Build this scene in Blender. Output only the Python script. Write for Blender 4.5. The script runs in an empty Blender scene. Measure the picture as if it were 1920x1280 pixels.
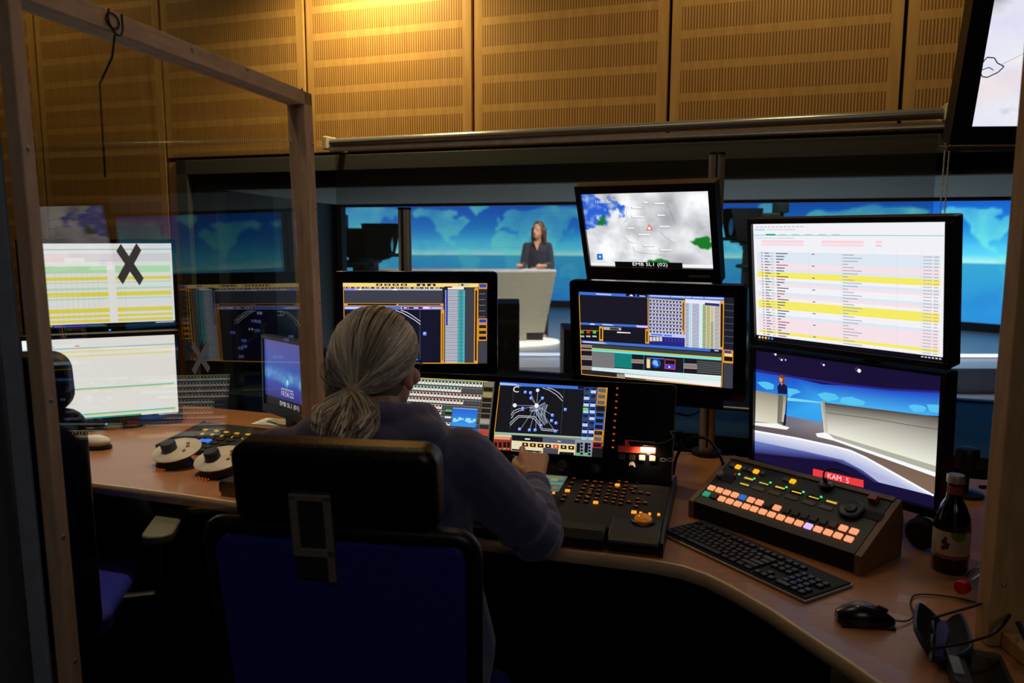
import bpy, bmesh, math, random
from mathutils import Vector, Matrix, noise
R = math.radians
C = bpy.context.scene.collection
rnd = random.Random(7)

# ------------------------------------------------------------------ camera
F, PITCH, ROLL, CAMZ = 1493.33, 0.13277689, 0.00279334, 1.49
CAM = Vector((0, 0, CAMZ))
_fw = Vector((0, math.cos(PITCH), -math.sin(PITCH)))
_u = Vector((0, math.sin(PITCH), math.cos(PITCH)))
_x = Vector((1, 0, 0))
XR = math.cos(ROLL)*_x + math.sin(ROLL)*_u
UR = -math.sin(ROLL)*_x + math.cos(ROLL)*_u
def ray(px, py): return (px-960)/F*XR - (py-640)/F*UR + _fw
def atz(px, py, z):
    d = ray(px, py); return CAM + d*((z-CAMZ)/d.z)
def aty(px, py, y):
    d = ray(px, py); return CAM + d*(y/d.y)
def onplane(px, py, p, n):
    d = ray(px, py); return CAM + d*((Vector(p)-CAM).dot(n)/d.dot(n))

cd = bpy.data.cameras.new('camera'); cam = bpy.data.objects.new('camera', cd); C.objects.link(cam)
m = Matrix((XR, UR, -_fw)).transposed().to_4x4(); m.translation = CAM
cam.matrix_world = m
cd.sensor_width = 36; cd.lens = 28; cd.clip_start = 0.05; cd.clip_end = 200
cd.dof.use_dof = True; cd.dof.focus_distance = 2.35; cd.dof.aperture_fstop = 4.0
bpy.context.scene.camera = cam

# ------------------------------------------------------------------ colours and materials
def lin(c):
    return tuple((v/255/12.92 if v/255 <= .04045 else ((v/255+.055)/1.055)**2.4) for v in c[:3])
MATS = {}
def mat(name, rgb, rough=.5, metal=0., var=.12, scale=30, bump=0., bscale=None, stretch=None, sheen=0., coat=0., emit=None, spec=.5):
    if name in MATS: return MATS[name]
    M = bpy.data.materials.new(name); M.use_nodes = True; MATS[name] = M
    N, L = M.node_tree.nodes, M.node_tree.links
    b = N['Principled BSDF']; c = lin(rgb)
    tc = N.new('ShaderNodeTexCoord'); mp = N.new('ShaderNodeMapping')
    L.new(tc.outputs['Object'], mp.inputs['Vector'])
    if stretch: mp.inputs['Scale'].default_value = stretch
    nz = N.new('ShaderNodeTexNoise'); nz.inputs['Scale'].default_value = scale; nz.inputs['Detail'].default_value = 5
    L.new(mp.outputs['Vector'], nz.inputs['Vector'])
    cr = N.new('ShaderNodeValToRGB'); e = cr.color_ramp.elements
    e[0].position, e[1].position = .3, .7
    e[0].color = (*[max(0, v*(1-var)) for v in c], 1); e[1].color = (*[min(1, v*(1+var)) for v in c], 1)
    L.new(nz.outputs['Fac'], cr.inputs['Fac']); L.new(cr.outputs['Color'], b.inputs['Base Color'])
    b.inputs['Roughness'].default_value = rough; b.inputs['Metallic'].default_value = metal
    b.inputs['Specular IOR Level'].default_value = spec
    if sheen: b.inputs['Sheen Weight'].default_value = sheen
    if coat: b.inputs['Coat Weight'].default_value = coat
    if bump:
        bp = N.new('ShaderNodeBump'); bp.inputs['Strength'].default_value = bump; bp.inputs['Distance'].default_value = .002
        n2 = N.new('ShaderNodeTexNoise'); n2.inputs['Scale'].default_value = bscale or scale*4
        L.new(mp.outputs['Vector'], n2.inputs['Vector'])
        L.new(n2.outputs['Fac'], bp.inputs['Height']); L.new(bp.outputs['Normal'], b.inputs['Normal'])
    if emit:
        b.inputs['Emission Color'].default_value = (*lin(emit[0]), 1); b.inputs['Emission Strength'].default_value = emit[1]
    return M
def glow(name, rgb, s=1., base=(20, 20, 20)):
    return mat(name, base, .4, emit=(rgb, s))
def screen_mat(name='display picture', strength=1., rough=.35):
    if name in MATS: return MATS[name]
    M = bpy.data.materials.new(name); M.use_nodes = True; MATS[name] = M
    N, L = M.node_tree.nodes, M.node_tree.links; b = N['Principled BSDF']
    a = N.new('ShaderNodeVertexColor'); a.layer_name = 'Col'
    b.inputs['Base Color'].default_value = (.004, .004, .005, 1); b.inputs['Roughness'].default_value = rough
    L.new(a.outputs['Color'], b.inputs['Emission Color']); b.inputs['Emission Strength'].default_value = strength
    return M
def clear_mat(name, tint=(.9, .9, .88), f0=.05, gloss=.0):
    if name in MATS: return MATS[name]
    M = bpy.data.materials.new(name); M.use_nodes = True; MATS[name] = M
    N, L = M.node_tree.nodes, M.node_tree.links; N.clear()
    o = N.new('ShaderNodeOutputMaterial'); mx = N.new('ShaderNodeMixShader'); t = N.new('ShaderNodeBsdfTransparent'); g = N.new('ShaderNodeBsdfGlossy')
    t.inputs['Color'].default_value = (*tint, 1); g.inputs['Roughness'].default_value = gloss
    lw = N.new('ShaderNodeLayerWeight'); p = N.new('ShaderNodeMath'); p.operation = 'POWER'; p.inputs[1].default_value = 5
    L.new(lw.outputs['Facing'], p.inputs[0])
    q = N.new('ShaderNodeMath'); q.operation = 'MULTIPLY_ADD'; q.inputs[1].default_value = 1-f0; q.inputs[2].default_value = f0
    L.new(p.outputs[0], q.inputs[0]); L.new(q.outputs[0], mx.inputs[0]); L.new(t.outputs[0], mx.inputs[1]); L.new(g.outputs[0], mx.inputs[2])
    L.new(mx.outputs[0], o.inputs['Surface'])
    return M

# ------------------------------------------------------------------ mesh builder
class MB:
    def __init__(s): s.v, s.f, s.mi, s.col = [], [], [], None
    def add(s, vs, fs, mi=0, M=None):
        o = len(s.v)
        s.v += [tuple(M @ Vector(v)) if M else tuple(v) for v in vs]
        s.f += [tuple(i+o for i in f) for f in fs]; s.mi += [mi]*len(fs); return s
    def box(s, a, b, mi=0, M=None):
        x0, y0, z0 = a; x1, y1, z1 = b
        vs = [(x0,y0,z0),(x1,y0,z0),(x1,y1,z0),(x0,y1,z0),(x0,y0,z1),(x1,y0,z1),(x1,y1,z1),(x0,y1,z1)]
        return s.add(vs, [(0,3,2,1),(4,5,6,7),(0,1,5,4),(1,2,6,5),(2,3,7,6),(3,0,4,7)], mi, M)
    def prism(s, poly, z0, z1, axis='z', mi=0, M=None):
        n = len(poly)
        def P(p, h):
            return {'z': (p[0],p[1],h), 'y': (p[0],h,p[1]), 'x': (h,p[0],p[1])}[axis]
        vs = [P(p, z0) for p in poly]+[P(p, z1) for p in poly]
        fs = [tuple(range(n-1,-1,-1)), tuple(range(n,2*n))]+[(i,(i+1)%n,n+(i+1)%n,n+i) for i in range(n)]
        return s.add(vs, fs, mi, M)
    def rrect(s, x0, z0, x1, z1, y0, y1, r, mi=0, M=None, n=6):
        pts = []
        for cx, cz, a0 in ((x1-r,z0+r,-90),(x1-r,z1-r,0),(x0+r,z1-r,90),(x0+r,z0+r,180)):
            for k in range(n+1):
                a = R(a0+90*k/n); pts.append((cx+r*math.cos(a), cz+r*math.sin(a)))
        return s.prism(pts, y0, y1, 'y', mi, M)
    def tube(s, pts, rad, n=10, mi=0, M=None, closed=False):
        pts = [Vector(p) for p in pts]; k = len(pts)
        rs = rad if isinstance(rad, (list, tuple)) else [rad]*k
        vs, fs = [], []; up = None
        for i, p in enumerate(pts):
            if closed: d = pts[(i+1)%k]-pts[i-1]
            else: d = pts[min(i+1,k-1)]-pts[max(i-1,0)]
            d.normalize()
            if up is None: up = Vector((0,0,1)) if abs(d.z) < .9 else Vector((1,0,0))
            a = d.cross(up).normalized(); b = a.cross(d).normalized(); up = b
            for j in range(n):
                t = 2*math.pi*j/n; vs.append(p+(a*math.cos(t)+b*math.sin(t))*rs[i])
        for i in range(k if closed else k-1):
            for j in range(n):
                i2 = (i+1)%k
                fs.append((i*n+j, i*n+(j+1)%n, i2*n+(j+1)%n, i2*n+j))
        if not closed: fs += [tuple(range(n-1,-1,-1)), tuple((k-1)*n+j for j in range(n))]
        return s.add(vs, fs, mi, M)
    def lathe(s, prof, n=32, mi=0, M=None):
        vs, fs = [], []; k = len(prof)
        for r, z in prof:
            for j in range(n):
                t = 2*math.pi*j/n; vs.append((r*math.cos(t), r*math.sin(t), z))
        for i in range(k-1):
            for j in range(n): fs.append((i*n+j, i*n+(j+1)%n, (i+1)*n+(j+1)%n, (i+1)*n+j))
        fs += [tuple(range(n-1,-1,-1)), tuple((k-1)*n+j for j in range(n))]
        return s.add(vs, fs, mi, M)
    def ell(s, c, r, M=None, n=20, mi=0):
        vs, fs = [], []; k = n//2
        c = Vector(c)
        for i in range(1, k):
            a = math.pi*i/k
            for j in range(n):
                t = 2*math.pi*j/n
                vs.append(c+Vector((r[0]*math.sin(a)*math.cos(t), r[1]*math.sin(a)*math.sin(t), r[2]*math.cos(a))))
        top, bot = len(vs), len(vs)+1; vs += [c+Vector((0,0,r[2])), c-Vector((0,0,r[2]))]
        for i in range(k-2):
            for j in range(n): fs.append((i*n+j, (i+1)*n+j, (i+1)*n+(j+1)%n, i*n+(j+1)%n))
        for j in range(n):
            fs.append((top, j, (j+1)%n)); fs.append((bot, (k-2)*n+(j+1)%n, (k-2)*n+j))
        return s.add(vs, fs, mi, M)
    def cone(s, a, b, ra, rb, n=14, M=None):      # round-ended tapered limb
        a, b = Vector(a), Vector(b)
        d = (b-a).normalized(); pts, rs = [], []
        for k in (80, 55, 30, 0): pts.append(a-d*ra*math.sin(R(k))); rs.append(max(ra*math.cos(R(k)), .0004))
        for k in (0, 30, 55, 80): pts.append(b+d*rb*math.sin(R(k))); rs.append(max(rb*math.cos(R(k)), .0004))
        return s.tube(pts, rs, n, 0, M)
    def mesh(s, name, mats, smooth=True, angle=38):
        me = bpy.data.meshes.new(name); me.from_pydata(s.v, [], s.f)
        for m_ in (mats if isinstance(mats, (list, tuple)) else [mats]): me.materials.append(m_)
        if any(s.mi): me.polygons.foreach_set('material_index', s.mi)
        if smooth and s.f:
            me.polygons.foreach_set('use_smooth', [True]*len(s.f)); me.update()
            try: me.set_sharp_from_angle(angle=R(angle))
            except Exception: pass
        me.update(); return me
    def build(s, name, mats, parent=None, bevel=0., smooth=True, angle=38, M=None, label=None, seg=2):
        o = bpy.data.objects.new(name, s.mesh(name, mats, smooth, angle)); C.objects.link(o)
        if parent: o.parent = parent
        if M: o.matrix_local = M
        if bevel:
            bv = o.modifiers.new('bevel', 'BEVEL'); bv.width = bevel; bv.segments = seg; bv.limit_method = 'ANGLE'; bv.angle_limit = R(40); bv.harden_normals = True
        if label: o['label'] = label
        return o
def tag(o, label, cat, group=None, kind=None):
    if label: o['label'] = label
    if cat: o['category'] = cat
    if group: o['group'] = group
    if kind: o['kind'] = kind
    return o
def frame(loc, yaw=0., tilt=0.):
    """x to the right along the face, y away from its viewer, z up the face; tilt > 0 leans the top back"""
    a, t = R(yaw), R(tilt)
    ex = Vector((math.cos(a), math.sin(a), 0)); b = Vector((-math.sin(a), math.cos(a), 0))
    ez = math.cos(t)*Vector((0,0,1))+math.sin(t)*b; ey = ez.cross(ex)
    M = Matrix((ex, ey, ez)).transposed().to_4x4(); M.translation = Vector(loc); return M
def thing(name, label, cat, M=None, group=None):
    o = bpy.data.objects.new(name, None); C.objects.link(o); o.empty_display_size = .05
    if M is not None: o.matrix_world = M if isinstance(M, Matrix) else Matrix.Translation(Vector(M))
    return tag(o, label, cat, group)
def copy_tree(o, parent=None):
    c = o.copy(); C.objects.link(c); c.parent = parent
    for ch in list(o.children): copy_tree(ch, c)
    return c
def struct(name, mb, mats, label=None, cat=None, **k):
    o = mb.build(name, mats, **k); o['kind'] = 'structure'
    return tag(o, label, cat)
def eval_mesh(o):
    dg = bpy.context.evaluated_depsgraph_get(); dg.update()
    return bpy.data.meshes.new_from_object(o.evaluated_get(dg))
def fuse(name, mb, voxel, mtl, parent=None, smooth=6, disp=0., dscale=14., local=None, label=None):
    """one continuous surface grown over overlapping shapes"""
    o = mb.build('tmp', mtl); bm_ = o.modifiers.new('r', 'REMESH'); bm_.mode = 'VOXEL'; bm_.voxel_size = voxel; bm_.use_smooth_shade = True
    if smooth:
        sm = o.modifiers.new('s', 'SMOOTH'); sm.factor = .5; sm.iterations = smooth
    me = eval_mesh(o); bpy.data.objects.remove(o)
    if disp:
        for v, n in [(v, v.normal.copy()) for v in me.vertices]:
            q = v.co*dscale
            v.co += n*disp*(noise.noise(Vector((q.x, q.y, q.z*.6)))+.5*noise.noise(q*2.3))
    me.name = name; me.polygons.foreach_set('use_smooth', [True]*len(me.polygons))
    if not me.materials: me.materials.append(mtl)
    if parent: me.transform(parent.matrix_world.inverted())
    r = bpy.data.objects.new(name, me); C.objects.link(r)
    if parent: r.parent = parent
    if label: r['label'] = label
    return r

# ------------------------------------------------------------------ flat pictures shown by displays
_tc = {}
def text_tris(txt, bold=False):
    if txt in _tc: return _tc[txt]
    cu = bpy.data.curves.new('t', 'FONT'); cu.body = txt; cu.align_x = 'CENTER'; cu.align_y = 'CENTER'; cu.resolution_u = 2
    if bold: cu.offset = .02
    o = bpy.data.objects.new('t', cu); C.objects.link(o); me = eval_mesh(o)
    r = ([(v.co.x, v.co.y) for v in me.vertices], [tuple(p.vertices) for p in me.polygons])
    bpy.data.objects.remove(o); bpy.data.curves.remove(cu); bpy.data.meshes.remove(me); _tc[txt] = r
    return r
def quadmap(c, W=1., H=1.):
    """maps the corner points tl, tr, br, bl of a picture seen at a slant to its own upright coordinates"""
    import numpy as np
    A, B = [], []
    for (u, v), (x, y) in zip(((0,0),(W,0),(W,H),(0,H)), c):
        A += [[x,y,1,0,0,0,-u*x,-u*y],[0,0,0,x,y,1,-v*x,-v*y]]; B += [u, v]
    h = list(np.linalg.solve(np.array(A, float), np.array(B, float)))+[1]
    def f(p):
        d = h[6]*p[0]+h[7]*p[1]+1
        return ((h[0]*p[0]+h[1]*p[1]+h[2])/d, (h[3]*p[0]+h[4]*p[1]+h[5])/d)
    return f
class Draw:
    """picture of w x h metres; coordinates run 0..1 rightwards and downwards, or through map"""
    def __init__(s, w, h, map=None, step=.00012):
        s.w, s.h, s.map, s.step = w, h, map, step; s.v, s.f, s.c = [], [], []
    def P(s, p, l):
        u, v = s.map(p) if s.map else p
        u = min(max(u, 0), 1); v = min(max(v, 0), 1)
        return ((u-.5)*s.w, -l*s.step, (.5-v)*s.h)
    def poly(s, pts, col, l=1):
        o = len(s.v); s.v += [s.P(p, l) for p in pts]; s.f.append(tuple(range(o, o+len(pts))))
        cs = col if isinstance(col[0], (tuple, list)) else [col]*len(pts)
        s.c.append([lin(c) for c in cs])
    def rect(s, x0, y0, x1, y1, col, l=1): s.poly([(x0,y1),(x1,y1),(x1,y0),(x0,y0)], [col[1],col[1],col[0],col[0]] if isinstance(col[0], (tuple, list)) else col, l)
    def line(s, pts, w, col, l=2):
        ps = [Vector(s.P(p, l)) for p in pts]
        for a, b in zip(ps, ps[1:]):
            d = (b-a); 
            if d.length < 1e-7: continue
            d.normalize(); n = Vector((-d.z, 0, d.x))*w/2
            o = len(s.v); s.v += [tuple(a-n), tuple(b-n), tuple(b+n), tuple(a+n)]; s.f.append((o,o+1,o+2,o+3)); s.c.append([lin(col)]*4)
    def disc(s, c, r, col, l=2, n=16, r2=None):
        cx, _, cz = s.P(c, l); y = -l*s.step; o = len(s.v)
        s.v += [(cx+r*math.cos(2*math.pi*k/n), y, cz+(r2 or r)*math.sin(2*math.pi*k/n)) for k in range(n)]
        s.f.append(tuple(range(o, o+n))); s.c.append([lin(col)]*n)
    def box(s, x0, y0, x1, y1, w, col, l=3): s.line([(x0,y0),(x1,y0),(x1,y1),(x0,y1),(x0,y0)], w, col, l)
    def text(s, txt, c, size, col, l=4, xs=1.):
        vs, fs = text_tris(txt); cx, _, cz = s.P(c, l); o = len(s.v)
        s.v += [(cx+x*size*xs, -l*s.step, cz+y*size) for x, y in vs]
        for f in fs: s.f.append(tuple(i+o for i in f)); s.c.append([lin(col)]*len(f))
    def grid(s, nx, ny, fn, l=0, u0=0., v0=0., u1=1., v1=1.):
        o = len(s.v); mp = s.map; s.map = None
        s.v += [s.P((u0+(u1-u0)*i/nx, v0+(v1-v0)*j/ny), l) for j in range(ny+1) for i in range(nx+1)]; s.map = mp
        cs = [lin(fn(u0+(u1-u0)*i/nx, v0+(v1-v0)*j/ny)) for j in range(ny+1) for i in range(nx+1)]
        for j in range(ny):
            for i in range(nx):
                q = (j*(nx+1)+i, (j+1)*(nx+1)+i, (j+1)*(nx+1)+i+1, j*(nx+1)+i+1)
                s.f.append(tuple(o+k for k in q)); s.c.append([cs[k] for k in q])
    def build(s, name, mtl, parent=None, M=None, label=None):
        me = bpy.data.meshes.new(name); me.from_pydata(s.v, [], s.f); me.materials.append(mtl)
        at = me.color_attributes.new('Col', 'FLOAT_COLOR', 'CORNER')
        flat = [x for c in s.c for v in c for x in (*v, 1.)]
        at.data.foreach_set('color', flat); me.update()
        o = bpy.data.objects.new(name, me); C.objects.link(o)
        if parent: o.parent = parent
        if M: o.matrix_local = M
        if label: o['label'] = label
        return o
def mix(a, b, t): 
    t = min(max(t, 0), 1); return tuple(x+(y-x)*t for x, y in zip(a, b))
def fbm(x, y, z=0., o=4):
    r, a = 0., .5
    for k in range(o): r += a*noise.noise(Vector((x, y, z))); x *= 2.05; y *= 2.05; z += 3.1; a *= .5
    return r
# ------------------------------------------------------------------ materials of the place
WOODP = mat('beech veneer', (196, 142, 84), .5, var=.10, scale=6, stretch=(1, 1, 14), coat=.1)
DESKW = mat('beech desk laminate', (168, 114, 74), .38, var=.10, scale=5, stretch=(2, 22, 2), coat=.15)
EDGEW = mat('beech desk edge', (214, 184, 142), .45, var=.12, scale=8, stretch=(2, 2, 30))
TIMBER = mat('planed spruce', (216, 182, 152), .6, var=.16, scale=4, stretch=(3, 14, 14), bump=.25, bscale=18)
TIMBERV = mat('planed spruce upright', (216, 182, 152), .6, var=.16, scale=4, stretch=(14, 14, 3), bump=.25, bscale=18)
BLACK = mat('black plastic', (20, 20, 22), .42, var=.1, scale=60)
BLACKM = mat('matt black', (12, 12, 13), .75, var=.15, scale=40)
GLOSSB = mat('glossy black', (9, 9, 11), .14, var=.05)
DKGREY = mat('dark grey plastic', (44, 45, 48), .5)
GREY = mat('grey plastic', (120, 120, 118), .5)
LGREY = mat('pale grey plastic', (190, 186, 178), .45)
WHITEP = mat('off white plastic', (222, 218, 208), .4)
STEEL = mat('brushed steel', (176, 170, 162), .36, .55, var=.08, scale=12, stretch=(30, 30, 1))
ALU = mat('brushed aluminium', (150, 152, 150), .4, .9, var=.08, scale=20)
FRAMEM = mat('grey window frame paint', (76, 80, 82), .5, var=.06)
CARPET = mat('charcoal carpet', (26, 26, 30), .95, var=.4, scale=220, bump=.5)
PAINTD = mat('dark wall paint', (40, 38, 36), .85, var=.08)
REVEAL = mat('reveal paint', (176, 190, 190), .6, var=.05)
RUBBER = mat('rubber', (15, 15, 15), .8)
SCR = screen_mat()

# ------------------------------------------------------------------ wall of slotted panels
D = 3.4
YW = -19.843
dh = Vector((math.cos(R(YW)), math.sin(R(YW)), 0)); nr = Vector((-dh.y, dh.x, 0))
WF = frame(nr*D, YW)
WT = 1.884            # lower edge of the panels over the window
seams = [-6.636+.87*k for k in range(0, 11)]
def panel_mat():
    M = bpy.data.materials.new('slotted acoustic panel'); M.use_nodes = True
    N, L = M.node_tree.nodes, M.node_tree.links; b = N['Principled BSDF']
    tc = N.new('ShaderNodeTexCoord'); sx = N.new('ShaderNodeSeparateXYZ'); L.new(tc.outputs['Object'], sx.inputs[0])
    def mth(op, a, b_=None):
        n = N.new('ShaderNodeMath'); n.operation = op
        for i, v in enumerate((a, b_)):
            if v is None: continue
            if isinstance(v, (int, float)): n.inputs[i].default_value = v
            else: L.new(v, n.inputs[i])
        return n.outputs[0]
    zf = mth('FRACT', mth('DIVIDE', mth('SUBTRACT', sx.outputs['Z'], 2.405-.1240*20), .1240))
    band = mth('GREATER_THAN', zf, .26)
    xf = mth('FRACT', mth('DIVIDE', sx.outputs['X'], .0118))
    slot = mth('LESS_THAN', xf, .46)
    side = mth('LESS_THAN', mth('ABSOLUTE', sx.outputs['X']), .388)
    mask = mth('MULTIPLY', mth('MULTIPLY', band, slot), side)
    mp = N.new('ShaderNodeMapping'); mp.inputs['Scale'].default_value = (14, 14, 1.2); L.new(tc.outputs['Object'], mp.inputs[0])
    nz = N.new('ShaderNodeTexNoise'); nz.inputs['Scale'].default_value = 3; nz.inputs['Detail'].default_value = 6; L.new(mp.outputs[0], nz.inputs['Vector'])
    cr = N.new('ShaderNodeValToRGB'); cr.color_ramp.elements[0].position = .3; cr.color_ramp.elements[1].position = .7
    cr.color_ramp.elements[0].color = (*lin((190, 146, 84)), 1); cr.color_ramp.elements[1].color = (*lin((208, 164, 100)), 1)
    L.new(nz.outputs['Fac'], cr.inputs[0])
    mc = N.new('ShaderNodeMix'); mc.data_type = 'RGBA'; L.new(mask, mc.inputs['Factor']); L.new(cr.outputs[0], mc.inputs['A'])
    mc.inputs['B'].default_value = (*lin((134, 92, 42)), 1)
    L.new(mc.outputs['Result'], b.inputs['Base Color'])
    b.inputs['Roughness'].default_value = .5; b.inputs['Specular IOR Level'].default_value = .35
    bp = N.new('ShaderNodeBump'); bp.invert = True; bp.inputs['Strength'].default_value = .25; bp.inputs['Distance'].default_value = .004
    L.new(mask, bp.inputs['Height']); L.new(bp.outputs[0], b.inputs['Normal'])
    return M
PANEL = panel_mat()
mb = MB()
mb.box((-7.6, .03, -.3), (-3.02, .12, 3.4)).box((-3.02, .03, WT), (2.4, .12, 3.4)).box((2.4, .03, -.3), (4.2, .12, 3.4)).box((-3.02, .03, -.3), (2.4, .12, .63))
wall = struct('wall_back', mb, mat('black felt behind panels', (10, 9, 8), .95), 'back wall of warm wooden slotted acoustic panels above the studio window', 'wall', smooth=False); wall.matrix_world = WF
for k, (a, b) in enumerate(zip(seams, seams[1:])):
    c = (a+b)/2; left = b < -3.1
    z0 = .05 if left else WT
    if a > 2.9: z0 = .05
    o = MB().box((-.428, 0, z0), (.428, .03, 3.38)).build('acoustic_panel', PANEL, wall, bevel=.002, smooth=False)
    o.location = (c, 0, 0)
MB().box((-3.148, 0, .05), (-3.092, .03, 1.862)).build('wood_strip', WOODP, wall, bevel=.002)
MB().box((-3.148, .0, .05), (2.4, .028, .62)).build('lower_panel', mat('dark wainscot', (46, 40, 36), .6), wall, bevel=.002)

# ------------------------------------------------------------------ studio window: front frame, deep reveal, rear frame, pane
W0, W1, ZB, ZT, DEP = -2.87, 2.3, .655, 1.72, 1.2
win = struct('window_1', MB().box((-3.09, -.012, ZT+.075), (2.4, .06, 1.868)).box((-3.09, -.012, .62), (-3.02, .06, 1.868)), FRAMEM,
             'wide studio window in a grey frame looking through to the news set', 'window', bevel=.003); win.matrix_world = WF
mb = MB()
mb.box((-3.10, .02, ZT), (2.4, .5, 1.90)).box((-3.02, .02, .3), (W0, .5, ZT))
mb.build('recess', mat('black recess', (14, 15, 17), .8), win, smooth=False)
mb = MB()
mb.add([(W0, .1, ZT), (W1, .1, ZT), (W1, DEP, 1.68), (W0, DEP, 1.68), (W0, .1, ZT+.04), (W1, .1, ZT+.04), (W1, DEP, 1.8), (W0, DEP, 1.8)], [(0,1,2,3),(7,6,5,4),(3,2,6,7),(0,4,5,1)])
mb.build('soffit', REVEAL, win, smooth=False)
MB().box((W0-.04, .1, .3), (W0, DEP, 1.8)).box((W1, .1, .3), (W1+.04, DEP, 1.8)).build('reveal', mat('teal grey reveal', (70, 84, 88), .6), win, smooth=False)
MB().box((W0, -.02, ZB-.05), (W1, DEP, ZB)).build('window_sill', mat('sill laminate', (26, 44, 52), .5), win, bevel=.003)
mb = MB()
for a in ((W0, W0+.05), (W1-.05, W1)): mb.box((a[0], DEP-.06, ZB), (a[1], DEP, 1.68))
mb.box((W0, DEP-.06, ZB), (W1, DEP, ZB+.006)).box((W0, DEP-.06, 1.665), (W1, DEP, 1.70))
mb.build('rear_frame', mat('dark frame', (34, 40, 44), .45), win, bevel=.002)
MB().box((W0+.05, DEP-.035, ZB+.008), (W1-.05, DEP-.029, 1.67)).build('glass_pane', clear_mat('window glass', (.97, .98, .98), .03), win, smooth=False)

# ------------------------------------------------------------------ rest of the room
struct('floor', MB().box((-7, -2.5, -.05), (4, 4.2, 0)), CARPET, 'dark carpeted floor of the control room', 'floor', smooth=False)
struct('ceiling', MB().box((-7, -2.5, 3.4), (4, 6.2, 3.45)), mat('ceiling tile', (120, 112, 104), .9, var=.1, scale=90), 'unlit ceiling of the control room', 'ceiling', smooth=False)
struct('wall_left', MB().box((-7.0, -2.5, 0), (-6.9, 6.2, 3.4)), PAINTD, 'dark left wall of the control room', 'wall', smooth=False)
struct('wall_right', MB().box((3.6, -2.5, 0), (3.7, 2.4, 3.4)), PAINTD, 'dark right wall of the control room', 'wall', smooth=False)
struct('wall_front', MB().box((-7, -2.6, 0), (3.7, -2.5, 3.4)), PAINTD, 'dark wall behind the viewer', 'wall', smooth=False)

# ------------------------------------------------------------------ roller blind
def blind_mat():
    M = bpy.data.materials.new('sheer charcoal blind weave'); M.use_nodes = True
    N, L = M.node_tree.nodes, M.node_tree.links; N.clear()
    o = N.new('ShaderNodeOutputMaterial'); mx = N.new('ShaderNodeMixShader'); t = N.new('ShaderNodeBsdfTransparent'); d = N.new('ShaderNodeBsdfPrincipled')
    d.inputs['Base Color'].default_value = (.018, .018, .02, 1); d.inputs['Roughness'].default_value = .8
    tc = N.new('ShaderNodeTexCoord'); sx = N.new('ShaderNodeSeparateXYZ'); L.new(tc.outputs['Object'], sx.inputs[0])
    w = N.new('ShaderNodeMath'); w.operation = 'MULTIPLY'; w.inputs[1].default_value = 2*math.pi/.0078; L.new(sx.outputs['Z'], w.inputs[0])
    sn = N.new('ShaderNodeMath'); sn.operation = 'SINE'; L.new(w.outputs[0], sn.inputs[0])
    mr = N.new('ShaderNodeMapRange'); mr.inputs['From Min'].default_value = -1; mr.inputs['From Max'].default_value = 1; mr.inputs['To Min'].default_value = .36; mr.inputs['To Max'].default_value = .52
    L.new(sn.outputs[0], mr.inputs['Value']); L.new(mr.outputs[0], mx.inputs[0]); L.new(t.outputs[0], mx.inputs[1]); L.new(d.outputs[0], mx.inputs[2]); L.new(mx.outputs[0], o.inputs['Surface'])
    return M
BF = frame(nr*3.25, YW)
bl = thing('roller_blind', 'sheer charcoal roller blind hanging across the studio window from a silver tube', 'blind', BF @ Matrix.Translation((-.8, 0, 1.91)))
T = Matrix.Translation((.8, 0, -1.91))
mb = MB().tube([(-2.06, 0, 1.908), (.45, 0, 1.922)], .020, 20); mb.build('tube', mat('silver tube', (150, 150, 152), .24, .5, var=.05, scale=50), bl, M=T)
mb = MB().box((-2.075, -.004, 1.87), (.46, .02, 1.893))
for x, z in ((-2.078, 1.907), (.462, 1.923)): mb.box((x-.012, -.03, z-.03), (x+.012, .16, z+.03))
mb.build('bracket', WHITEP, bl, bevel=.006, M=T)
MB().add([(-2.05, .012, 1.90), (.44, .012, 1.90), (.44, .012, .80), (-2.05, .012, .80)], [(3, 2, 1, 0)]).build('blind_fabric', blind_mat(), bl, M=T)
MB().tube([(-2.05, .012, .80), (.44, .012, .80)], .009, 10).build('bottom_bar', ALU, bl, M=T)
mb = MB()
for k in range(150):
    z = 1.90-k*.0072
    for dx in (-.006, .008): mb.ell((.466+dx-.002*math.sin(k*.05), -.03, z), (.0034,)*3, n=6)
mb.build('bead_chain', mat('bead chain', (206, 196, 184), .4), bl, M=T)

# ------------------------------------------------------------------ acrylic partition in a timber frame
h9 = R(9); mm = Vector((math.cos(h9), -math.sin(h9), math.sin(R(1))))
P0 = CAM + mm*(-1.04/mm.dot(mm))
PF = frame((P0.x, P0.y, P0.z), 81, 1)
PFi = PF.inverted()
def pl(px, py): q = PFi @ onplane(px, py, P0, mm); return (q.x, q.z)
tf = pl(566, 180); tn = pl(38, 300)
TF, TN = tf[0], tn[0]; zf = tf[1]+.012; zn = pl(215, 30)[1]; zn = zf+(zn-zf)*(TN-TF)/(pl(215, 30)[0]-TF)
FLO = -CAMZ+.0
def zz(z): return z-P0.z
pt = thing('partition_screen', 'clear acrylic hygiene screen in a raw timber frame left of the seated operator', 'partition', PF)
mb = MB().box((TF-.03, -.02, zz(.752)), (TF+.032, .038, zf-.004)); mb.build('post', TIMBERV, pt, bevel=.003)
mb = MB().box((TN-.015, -.017, zz(.02)), (TN+.016, .010, zn-.004)); mb.build('post', TIMBERV, pt, bevel=.003)
mb = MB()
mb.add([(TN-.1,-.02,zn-.042),(TF+.032,-.02,zf-.042),(TF+.032,.038,zf-.042),(TN-.1,.038,zn-.042),(TN-.1,-.02,zn),(TF+.032,-.02,zf),(TF+.032,.038,zf),(TN-.1,.038,zn)],
       [(0,3,2,1),(4,5,6,7),(0,1,5,4),(1,2,6,5),(2,3,7,6),(3,0,4,7)])
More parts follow.
